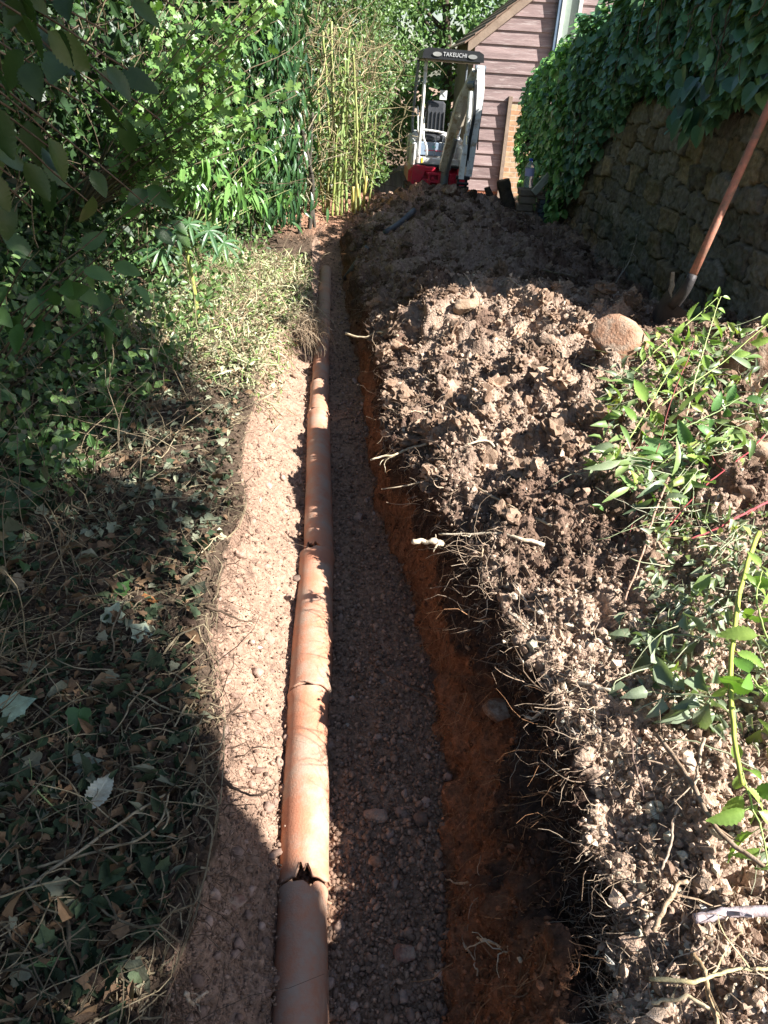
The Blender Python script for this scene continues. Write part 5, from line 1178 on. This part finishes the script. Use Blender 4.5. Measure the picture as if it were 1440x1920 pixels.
n = 5000; i = pick(n, bankm*(gx < -1.2)*(gx > -3)*(gy > 2.5)*(gy < 9), 1.2); h_ = rng.random(n)*np.interp(gx[i], [-3, -1.8, -1.2], [.8, .6, .15]); p_ = P[i]+np.stack([0*h_, 0*h_, h_+.01], 1)
scatter(sp, L_OV[0], L_OV[1], p_, frames(unit(rng.normal(size=(n, 3))+np.array([.3, -.3, .3])), unit(np.array([.5, -.4, .7])+rng.normal(size=(n, 3))*.5)), rng.uniform(.03, .07, n), tint_mix(n, (.06, .13, .04), (.16, .24, .08), 1, .2))
o = sp.build('ground_ivy', M_LEAF); setp(o, 'dark ivy and low weeds spreading over the left bank under the hedge', 'ground cover', None, 'stuff')
# litter: dead leaves, shreds and strands
n = 1000; sd2 = Soup(); i = pick(n, bankm*(gx < -1.0)*(gx > -2.6)*(gy < 7), 1.3); pp = curl_lines(P[i], np.array([.2, -.1, .8])+rng.normal(size=(n, 3))*.7, rng.uniform(.15, .6, n), 8, .3, .06)
sp = Soup(); n = 7500; i = pick(n, bankm*(gx > -2.6)*(gy < 6)*(gx < np.interp(gy, XL_Y, XL)-.04), 1.7)
ty = rng.random(n); base_t = np.where((ty < .35)[:, None], tint_mix(n, (.16, .10, .06), (.26, .17, .10)), np.where((ty < .9)[:, None], tint_mix(n, (.035, .06, .03), (.08, .11, .06)), tint_mix(n, (.16, .17, .12), (.26, .26, .18))))
pz_ = (P[i][:, 1] > 2.3)&(rng.random(n) < .45); base_t[pz_] = tint_mix(pz_.sum(), (.24, .28, .19), (.38, .40, .28)); TP = pp
p_ = P[i]+np.array([0, 0, 1])*rng.uniform(.002, .028, n)[:, None]; nr = unit(np.array([.1, 0, 1])+rng.normal(size=(n, 3))*.45); szl = rng.gamma(4, .0065, n)+.008
m1 = rng.random(n) < .45
scatter(sp, L_IVY[0], L_IVY[1], p_[m1], frames(rand_dirs(m1.sum()), nr[m1]), szl[m1]*.9, base_t[m1]); cur = tmpl_ovate(.24, .30, .35)
scatter(sp, cur[0], cur[1], p_[~m1], frames(rand_dirs((~m1).sum()), nr[~m1]), szl[~m1]*1.15, base_t[~m1])
o = sp.build('leaf_litter', M_DEAD); setp(o, 'dead brown leaves and wilted ivy littering the left bank', 'leaf litter', None, 'stuff')
sp = Soup(); n = 3600; i = pick(n, bankm*(gx > -2.4)*(gy < 6.5), 1.7); d = rng.normal(size=(n, 3))*np.array([1, 1, .12]); L = rng.gamma(3, .055, n)
pp = curl_lines(P[i]+np.array([0, 0, .012]), d, L, 9, .35, 0); pp[:, :, 2] = np.maximum(zat(pp[:, :, 0].ravel(), pp[:, :, 1].ravel()).reshape(n, 9)+.004, P[i][:, None, 2]*.3+pp[:, :, 2]*.7)
pp[:, :, 2] = np.where(pp[:, :, 0] > np.interp(pp[:, :, 1], XL_Y, XL)-.01, P[i][:, None, 2]+.01, pp[:, :, 2])
xe_ = np.interp(pp[:, :, 1], XL_Y, XL)+.02; pp[:, :, 0] = np.minimum(pp[:, :, 0], xe_)
tubes(sp, pp, (rng.gamma(3, .00045, n)+.0007)[:, None]*np.linspace(1, .5, 9)[None], 4, tint_mix(n, (.34, .28, .18), (.10, .075, .05), 1.2, .2))
tubes(sp, TP, rng.uniform(.0012, .003, len(TP))[:, None]*np.linspace(1, .5, 8)[None], 4, tint_mix(len(TP), (.30, .25, .16), (.12, .09, .06), 1.2, .2))
o = sp.build('dry_strands', M_ROOT); setp(o, 'dry stems and ivy runners tangled over the left bank', 'strands', None, 'stuff')
# crumbs of soil in the litter
sp = Soup(); n = 9000; i = pick(n, bankm*(gx > -2.2)*(gy < 5), 1.9); lumps(sp, I1, n, i, rng.gamma(1.8, .004, n)+.004, .85, tint_mix(n, (.12, .085, .06), (.06, .04, .03), 1, .2), .2, 6, .5)
o = sp.build('bank_earth', M_CLOD); setp(o, 'dark loose earth crumbs between the litter of the left bank', 'earth', None, 'stuff')
# pale clippings mound
sp = Soup(); n = 9000; wm = bankm*(gx > -1.75)*(sstep(3.9, 4.6, gy+.5*(gx+1.2)))*(gy < 7.4)+(zone == 1)*(TL < .5)*sstep(3.6, 4.6, gy)*(gy < 6.6)*.5
i = pick(n, wm, 1.3); h_ = rng.random(n)*.07; p_ = P[i]+np.stack([0*h_, 0*h_, h_], 1)+rng.normal(size=(n, 3))*.012
tt = np.where((rng.random(n) < .45)[:, None], tint_mix(n, (.42, .44, .26), (.54, .54, .36)), np.where((rng.random(n) < .5)[:, None], tint_mix(n, (.16, .26, .08), (.26, .36, .12)), tint_mix(n, (.42, .34, .22), (.30, .22, .14))))
nr = unit(np.array([.4, -.3, .8])+rng.normal(size=(n, 3))*.7); m1 = rng.random(n) < .6
scatter(sp, cur[0], cur[1], p_[m1], frames(rand_dirs(m1.sum()), nr[m1]), rng.uniform(.018, .045, m1.sum()), tt[m1]); scatter(sp, L_GRASS[0], L_GRASS[1], p_[~m1], frames(rand_dirs((~m1).sum()), nr[~m1]), rng.uniform(.05, .15, (~m1).sum()), tt[~m1])
n = 1500; i = pick(n, wm, 1.3); L = rng.gamma(3, .04, n); pp = curl_lines(P[i]+np.array([0, 0, .03]), rng.normal(size=(n, 3))*np.array([1, .8, .4])+np.array([.5, -.3, 0]), L, 7, .45, .10)
tubes(sp, pp, (rng.gamma(3, .0005, n)+.0008)[:, None]*np.linspace(1, .5, 7)[None], 3, tint_mix(n, (.50, .44, .30), (.30, .24, .15), 1.2, .15))
o = sp.build('clippings', M_DEAD); setp(o, 'sunlit mound of pale dried clippings and straw on the left bank', 'clippings', None, 'stuff')
# straw tuft overhanging the pipe
b_ = pz(575, 600, .03); t_ = thing('straw_tuft', 'tuft of dry straw and rootlets overhanging the trench at the narrow part', 'straw tuft', tuple(b_)); sp = Soup(); n = 420
p_ = b_+rng.normal(size=(n, 3))*np.array([.05, .16, .02]); pp = curl_lines(p_, np.array([.8, -.3, .2])+rng.normal(size=(n, 3))*.55, rng.uniform(.06, .26, n), 8, .35, .35)
tubes(sp, pp, rng.uniform(.0007, .0018, n)[:, None]*np.linspace(1, .5, 8)[None], 3, tint_mix(n, (.50, .40, .28), (.26, .18, .12))); sp.build('straw', M_ROOT, t_)
# individual leaves on the left bank
def single_leaf(name, label, x_, y_, size, tint, nrm, ang, tm=None, lift=.02, m_=None, group=None):
    p_ = onpix(x_, y_, lift); n_ = unit(np.array(nrm, float)); d = unit(np.array([cos(ang), sin(ang), 0])); d = unit(d-n_*(d@n_)); sp = Soup(); tv, tf = tm or L_BIG
    scatter(sp, tv-np.array([0, .5, 0]), tf, p_[None], frames(d[None], n_[None]), np.array([size]), np.array([tint])); t_ = thing(name, label, 'leaf', tuple(p_), group)
    o_ = sp.build('blade', m_ or M_DEAD, t_); sp = Soup(); a0_ = p_-d*size*.5; one_tube(sp, [a0_-d*size*.28-n_*.004, a0_, p_+d*size*.45-n_*.0], .0016*size/.08, .0005, 5, 8, 0, tuple(np.clip(np.array(tint)*1.15, 0, .8))); sp.build('midrib', M_ROOT, t_)
single_leaf('fallen_leaf', 'large pale grey ovate leaf lying alone in the dark litter', 193, 1508, .10, (.55, .55, .45), (.10, -.45, .9), 1.3, L_BIG, .05)
single_leaf('fallen_leaf', 'orange brown dead leaf beside the small sun fleck', 280, 1135, .075, (.38, .17, .06), (.1, -.1, 1), .2, cur)
single_leaf('fallen_leaf', 'pale sunlit ivy leaf upright in the small sun fleck', 218, 1160, .075, (.40, .46, .34), (.4, -.6, .6), 1.7, L_IVY, .03)
single_leaf('fallen_leaf', 'pale crumpled ivy leaf at the right end of the sun fleck', 262, 1195, .075, (.40, .46, .34), (.3, -.5, .7), 2.6, L_IVY, .03)
single_leaf('fallen_leaf', 'dark green ivy leaf just above the sun fleck', 235, 1112, .060, (.07, .15, .04), (.1, -.4, .9), 1.2, L_IVY, .03, M_LEAF)
single_leaf('fallen_leaf', 'pale blue green ivy leaf at the left edge of the picture', 45, 1345, .085, (.24, .34, .27), (.2, -.4, .8), .6, L_IVY, .05)
single_leaf('fallen_leaf', 'deep green ivy leaf hanging upright left of the pale ovate leaf', 152, 1380, .070, (.06, .13, .04), (.1, -.7, .6), -1.5, L_IVY, .05, M_LEAF)
single_leaf('fallen_leaf', 'long curled brown leaf in the middle of the shaded litter', 205, 1290, .095, (.26, .18, .11), (.1, -.2, 1), .2, cur)
single_leaf('fallen_leaf', 'rusty narrow leaf above the pale ovate leaf', 210, 1370, .065, (.24, .15, .10), (.1, -.2, 1), .1, cur)
single_leaf('fallen_leaf', 'crumpled grey green leaf directly above the pale ovate leaf', 170, 1440, .065, (.22, .26, .20), (.2, -.3, .9), .4, L_IVY)
single_leaf('fallen_leaf', 'big grey green torn leaf at the left edge above the sun fleck', 25, 1042, .14, (.26, .34, .24), (.1, -.3, .9), .1, L_BIG, .03)
single_leaf('fallen_leaf', 'thin pale green blade leaf near the bottom left corner', 105, 1812, .085, (.22, .34, .14), (.1, -.2, 1), .25, L_LA)
# ------------------------------------------------------------------ pulled weeds and live shoots on the right of the heap
def inpoly_mask(poly):
    poly = np.array(poly, float); x, y = px, py; ins = np.zeros(len(x), bool); j = len(poly)-1
    for i_ in range(len(poly)):
        xi, yi = poly[i_]; xj, yj = poly[j]
        cnd = ((yi > y) != (yj > y)) & (x < (xj-xi)*(y-yi)/(yj-yi+1e-9)+xi); ins ^= cnd; j = i_
    return ins
G1 = [(1215, 640), (1330, 590), (1440, 680), (1480, 760), (1480, 860), (1330, 880), (1260, 1000), (1170, 960), (1120, 880), (1130, 770), (1150, 700)]
G2 = [(1200, 960), (1320, 980), (1480, 960), (1480, 1330), (1350, 1400), (1240, 1300), (1180, 1240), (1210, 1120)]
G3 = [(1400, 1300), (1480, 1300), (1480, 1640), (1400, 1560)]
m1_ = inpoly_mask(G1)*1.0; m2_ = inpoly_mask(G2)*1.0; m3_ = inpoly_mask(G3)*1.0
onh = (zone == 4)
sp = Soup(); n = 560; i = pick(n, (m1_+.05*m2_+.2*m3_)*onh, 1.6); h_ = rng.random(n)*.10
p_ = P[i]+np.stack([0*h_, 0*h_, h_+.01], 1)+rng.normal(size=(n, 3))*.012; nr = unit(np.array([.1, -.5, .8])+rng.normal(size=(n, 3))*.6)
WL = tmpl_ovate(.20, .14, .35); WL2 = tmpl_lance(.10, .5, 5)
dd = unit(np.array([-.5, -.35, -.1])+rng.normal(size=(n, 3))*.6); t_ = rng.random(n)
tt = np.where((t_ < .55)[:, None], tint_mix(n, (.17, .27, .08), (.29, .37, .14)), np.where((t_ < .85)[:, None], tint_mix(n, (.16, .22, .12), (.28, .33, .20)), tint_mix(n, (.30, .36, .08), (.36, .40, .12))))
ms = rng.random(n) < .6
scatter(sp, WL[0], WL[1], p_[ms], frames(dd[ms], nr[ms]), rng.uniform(.04, .095, ms.sum()), tt[ms]); ms = ~ms
scatter(sp, WL2[0], WL2[1], p_[ms], frames(dd[ms], nr[ms]), rng.uniform(.06, .15, ms.sum()), tt[ms])
n = 900; i = pick(n, (.2*m1_+m2_)*onh, 1.6); p_ = P[i]+np.array([0, 0, 1])*rng.uniform(.005, .06, n)[:, None]; nr = unit(np.array([.1, -.4, .8])+rng.normal(size=(n, 3))*.7)
cur2 = tmpl_ovate(.26, .34, .5); scatter(sp, cur2[0], cur2[1], p_, frames(rand_dirs(n), nr), rng.uniform(.018, .045, n), tint_mix(n, (.20, .25, .15), (.38, .41, .29), 1, .2))
n = 260; i = pick(n, (m1_+m2_+.5*m3_)*onh, 1.6); L = rng.uniform(.07, .30, n); d = np.array([.75, .35, .05])*np.where(rng.random(n) < .5, 1, -1)[:, None]+rng.normal(size=(n, 3))*.35*np.array([1, 1, .4])
pp = curl_lines(P[i]+np.array([0, 0, .05]), d, L, 8, .30, .04)
tubes(sp, pp, rng.uniform(.001, .0028, n)[:, None]*np.linspace(1, .6, 8)[None], 4, tint_mix(n, (.36, .40, .22), (.50, .46, .36), 1, .15))
o = sp.build('pulled_weeds', M_LEAF, None, True); setp(o, 'tangled heap of wilting pulled weeds thrown on the right of the spoil', 'weeds', None, 'stuff')

def weed(name, label, path, r0, r1, stem_t, tm, nl, size, ta, tb, t0=.3, pairs=True, group=None, face=(-.1, -.6, .8), fan_=1.0, lm=None):
    q_ = line_pts(path); t_ = thing(name, label, 'plant', tuple(q_[0]), group); sp = Soup(); K = 26
    qq = one_tube(sp, q_, r0, r1, 7, K, .0012, stem_t, .03); sp.build('stem', M_STEM, t_, True); sl = Soup(); sp = Soup()
    for j in range(nl):
        k_ = min(K-1, int(K*(t0+(1-t0)*j/max(1, nl-1)))); tg = unit(qq[min(k_+1, K-1)]-qq[max(k_-1, 0)]); a = rng.random()*pi
        u_ = unit(np.cross(tg, [0.1, .9, .3])); v_ = np.cross(tg, u_)
        for s_ in ((1, -1) if pairs else (1,)):
            d = unit(tg*.45+s_*(u_*cos(a)+v_*sin(a))*fan_+np.array([0, 0, -.15])); sz_ = size*rng.uniform(.65, 1.15)*(1 if j < nl-2 else .7)
            one_tube(sp, [qq[k_], qq[k_]+d*sz_*.22], .0012, .0010, 4, 3, 0, stem_t)
            nr = unit(np.array(face)+rng.normal(size=3)*.45); scatter(sl, tm[0], tm[1], (qq[k_]+d*sz_*.2)[None], frames(d[None], nr[None]), np.array([sz_]), tint_mix(1, ta, tb))
    V_ = np.concatenate(sp.V); sl.build('foliage', lm or M_LEAF, t_, True)
    for a_ in range(len(sp.V)):
        s1_ = Soup(); s1_.add(sp.V[a_], sp.Fc[a_]-(sum(len(v_) for v_ in sp.V[:a_])), sp.T[a_]); s1_.build('leaf_stalk', M_STEM, t_)
    return t_
GA, GB = (.20, .34, .07), (.32, .44, .10)
ST = (.34, .44, .14)
weed('mint_plant', 'upright bright green shoot rising furthest left, reaching up to the shovel foot', [(1165, 720, .36), (1215, 668, .42), (1262, 628, .48), (1310, 590, .55), (1345, 558, .62)], .0028, .0015, ST, L_SER, 6, .085, GA, GB, .25)
weed('mint_plant', 'tall thin pale stem standing in the middle of the weeds with toothed leaves', [(1285, 790, .36), (1300, 730, .46), (1318, 660, .54), (1342, 580, .62), (1352, 556, .65)], .003, .0015, (.50, .55, .26), L_SER, 5, .075, GA, GB, .4)
weed('mint_plant', 'shoot slanting right with a bright leaf beyond the fibrous clod', [(1200, 800, .36), (1270, 735, .44), (1340, 690, .50), (1400, 640, .56), (1450, 600, .60)], .0028, .0014, ST, L_SER, 6, .095, GA, GB, .3)
weed('mint_plant', 'broad leaved shoot lying in the centre of the green heap', [(1160, 850, .36), (1200, 790, .42), (1240, 720, .46), (1280, 650, .52)], .003, .0018, ST, L_SER, 6, .105, GA, GB, .2)
weed('mint_plant', 'dark glossy tipped shoot with drooping leaf cluster beside the large clod', [(1230, 840, .38), (1290, 800, .44), (1350, 770, .47), (1390, 745, .50)], .003, .0018, (.22, .30, .12), L_SER, 4, .10, (.07, .17, .05), (.14, .27, .07), .4)
weed('mint_plant', 'leafy weed hanging down the lower left side of the green heap', [(1280, 830, .38), (1230, 880, .34), (1180, 925, .30), (1135, 960, .27)], .003, .0016, ST, L_SER, 6, .10, (.12, .24, .06), (.22, .34, .12), .2)
weed('nettle', 'long drooping leaves lying across the middle of the green heap', [(1330, 820, .38), (1270, 860, .37), (1215, 890, .34), (1160, 900, .32)], .003, .0016, ST, L_SER, 7, .115, (.13, .25, .09), (.22, .33, .14), .15)
weed('nettle', 'weed with hanging pointed leaves just above the red stems', [(1370, 830, .40), (1330, 880, .37), (1300, 930, .34), (1265, 985, .30)], .003, .0016, ST, L_SER, 5, .115, GA, GB, .2)
weed('dock_stem', 'thick yellow green stalk running down the right edge of the picture', [(1425, 1000, .40), (1400, 1050, .40), (1380, 1150, .38), (1372, 1260, .36), (1376, 1370, .34), (1392, 1470, .32)], .0075, .0055, (.42, .46, .10), L_SER, 6, .07, GA, GB, .3, False)
weed('mint_plant', 'bright green leafy shoot at the right edge beside the yellow stalk', [(1460, 1240, .36), (1435, 1190, .40), (1415, 1130, .42), (1430, 1070, .44)], .003, .0016, ST, L_SER, 4, .085, GA, GB, .2)
weed('dock_leaves', 'big smooth bright green leaves low on the right edge', [(1470, 1330, .36), (1440, 1300, .38), (1410, 1270, .40)], .004, .002, ST, L_BIG, 3, .13, (.14, .30, .05), (.24, .40, .08), .3)
weed('mint_plant', 'green shoot trailing down the lower right edge over the crumbs', [(1378, 1420, .30), (1400, 1490, .28), (1420, 1550, .26), (1440, 1620, .24)], .003, .0016, ST, L_SER, 6, .075, GA, GB, .15)
weed('wilted_plant', 'wilted grey green plant lying between the white roots and the yellow stalk', [(1350, 1310, .30), (1290, 1300, .28), (1230, 1300, .26), (1190, 1290, .24)], .003, .0016, (.30, .33, .20), cur2, 8, .085, (.17, .21, .13), (.30, .34, .24), .1)
weed('wilted_plant', 'limp grey green plant drooping over the lip above the forked white root', [(1330, 1200, .32), (1270, 1190, .28), (1210, 1210, .25), (1160, 1180, .22)], .003, .0016, (.30, .33, .20), cur2, 8, .075, (.15, .19, .11), (.28, .32, .21), .1)
weed('yellow_plant', 'pale yellow leaved sprig lying between the red stems', [(1400, 980, .34), (1345, 1000, .34), (1290, 1010, .33), (1235, 1000, .31)], .002, .0013, (.45, .46, .20), L_OV, 7, .045, (.36, .42, .12), (.46, .48, .16), .1)

def stem(label, path, r0, r1, tint, wob=.0015, name='stem', cat='stem', kids=0):
    q_ = line_pts(path); q_[:, 2] = np.maximum(q_[:, 2], zat(q_[:, 0], q_[:, 1])+.004)
    t_ = thing(name, label, cat, tuple(q_[0])); sp = Soup(); qq = one_tube(sp, q_, r0, r1, 7, 22, wob, tint, .06); sp.build('main_stem', M_ROOT, t_, True)
    for j in range(kids+1):
        k_ = int(rng.integers(5, 18)); sp = Soup(); tubes(sp, curl_lines(qq[k_][None], (unit(qq[k_+1]-qq[k_])+rng.normal(size=3)*.6)[None], np.array([rng.uniform(.04, .12)]), 6, .3), np.linspace(r1*.7, r1*.3, 6)[None], 4, np.array([tint])); sp.build('twig', M_ROOT, t_)
stem('upper red bramble stem slanting in from the right edge', [(1460, 790, .42), (1400, 855, .40), (1330, 905, .38), (1270, 965, .34), (1235, 1010, .31)], .0032, .0018, (.36, .06, .07), name='bramble_stem', cat='bramble')
stem('lower thicker pink red bramble stem coming in from the right edge', [(1465, 925, .40), (1410, 955, .38), (1350, 985, .36), (1290, 1012, .33)], .0045, .0026, (.42, .09, .10), name='bramble_stem', cat='bramble')
stem('dark thin red stem crossing the green heap from top to bottom', [(1300, 640, .55), (1255, 760, .44), (1225, 880, .38), (1172, 1020, .28)], .0022, .0016, (.26, .08, .07), name='bramble_stem', cat='bramble')
stem('brown stalk standing beside the yellow pulled weeds', [(1252, 895, .40), (1225, 960, .36), (1205, 1040, .31), (1172, 1125, .25)], .0040, .0030, (.42, .27, .20), name='dead_stalk', cat='stalk')
stem('long brown stem sagging across the heap below the weeds', [(1075, 950, .30), (1140, 990, .30), (1220, 1008, .31), (1330, 1010, .35), (1400, 1040, .36)], .0022, .0018, (.22, .14, .10), name='dead_stalk', cat='stalk', kids=1)
stem('curved brown root running down the lower right crumbs', [(1230, 1380, .22), (1290, 1460, .24), (1340, 1550, .24), (1450, 1640, .24)], .0062, .0050, (.34, .25, .18), name='dead_stalk', cat='stalk', kids=2)
stem('straight tan twig lying above the curved brown root', [(1322, 1385, .27), (1310, 1430, .25), (1296, 1490, .23)], .0045, .0035, (.46, .36, .27), name='dead_stalk', cat='stalk')
stem('dark twig running down beside the hanging root fringe', [(1178, 1340, .22), (1190, 1410, .21), (1206, 1492, .2)], .0030, .0022, (.16, .11, .09), name='dead_stalk', cat='stalk')
stem('thin twig pointing down in the middle of the lower crumbs', [(1270, 1510, .2), (1258, 1560, .2), (1240, 1630, .19)], .0036, .0026, (.36, .28, .22), name='dead_stalk', cat='stalk')
stem('pinkish grey bark covered stick lying across the lower right corner', [(1300, 1722, .17), (1350, 1712, .18), (1400, 1710, .19), (1470, 1706, .2)], .0095, .0105, (.50, .42, .44), .0008, name='stick', cat='stick')
stem('tan stick slanting down at the bottom right', [(1300, 1790, .17), (1318, 1830, .17), (1345, 1925, .16)], .0048, .0040, (.42, .30, .18), name='stick', cat='stick')
stem('pale straw stalk at the bottom right edge', [(1215, 1835, .15), (1300, 1845, .17), (1380, 1818, .18), (1460, 1815, .19)], .0040, .0030, (.60, .52, .30), name='dead_stalk', cat='stalk', kids=1)
stem('pale straw stalk in the very bottom right corner', [(1220, 1880, .15), (1290, 1870, .16), (1350, 1905, .16)], .0035, .0030, (.56, .46, .30), name='dead_stalk', cat='stalk')
stem('short orange brown root at the bright lower lip', [(1225, 1745, .14), (1250, 1700, .16), (1268, 1660, .17), (1290, 1652, .18)], .0055, .0045, (.46, .33, .22), name='dead_stalk', cat='stalk', kids=1)
# long brown twig across the left bank
stem('long tan twig lying across the shaded left bank at mid height', [(205, 775, .06), (260, 778, .06), (320, 772, .06), (380, 765, .06)], .0032, .0022, (.42, .32, .22), name='twig', cat='twig')
stem('thick pale runner curving over the lower left litter', [(10, 1700, .05), (90, 1640, .05), (170, 1590, .05), (250, 1530, .05), (310, 1490, .04)], .0042, .0028, (.34, .28, .19), name='ivy_runner', cat='ivy runner', kids=1)
stem('looping pale runner in the bottom left litter beside the trench', [(70, 1630, .05), (180, 1600, .04), (260, 1580, .04), (305, 1540, .03), (318, 1480, .03)], .0034, .0026, (.36, .30, .20), name='ivy_runner', cat='ivy runner', kids=1)
stem('green runner looping in from the left edge', [(-20, 1350, .05), (25, 1400, .05), (60, 1470, .05), (120, 1530, .04), (200, 1560, .03)], .0026, .0020, (.26, .36, .16), name='ivy_runner', cat='ivy runner')
stem('arched grey runner near the top of the shaded litter', [(0, 1165, .05), (60, 1100, .06), (120, 985, .06), (200, 905, .06), (260, 900, .05)], .0028, .0020, (.30, .26, .20), name='ivy_runner', cat='ivy runner')
# fallen debris on the slope
single_leaf('fallen_leaf', 'tiny white fleck of leaf on the sunny gravel slope', 488, 1222, .022, (.62, .62, .58), (.2, -.2, .9), .4, L_OV)
single_leaf('fallen_leaf', 'pale bluish bit of leaf among the rubble left of the pipe end', 570, 492, .07, (.42, .52, .46), (.2, -.3, .9), .2, L_OV)
single_leaf('fallen_leaf', 'small pale leaf on the near side of the fibrous clod', 1265, 1292, .06, (.44, .50, .38), (.1, -.4, .8), .8, L_OV)
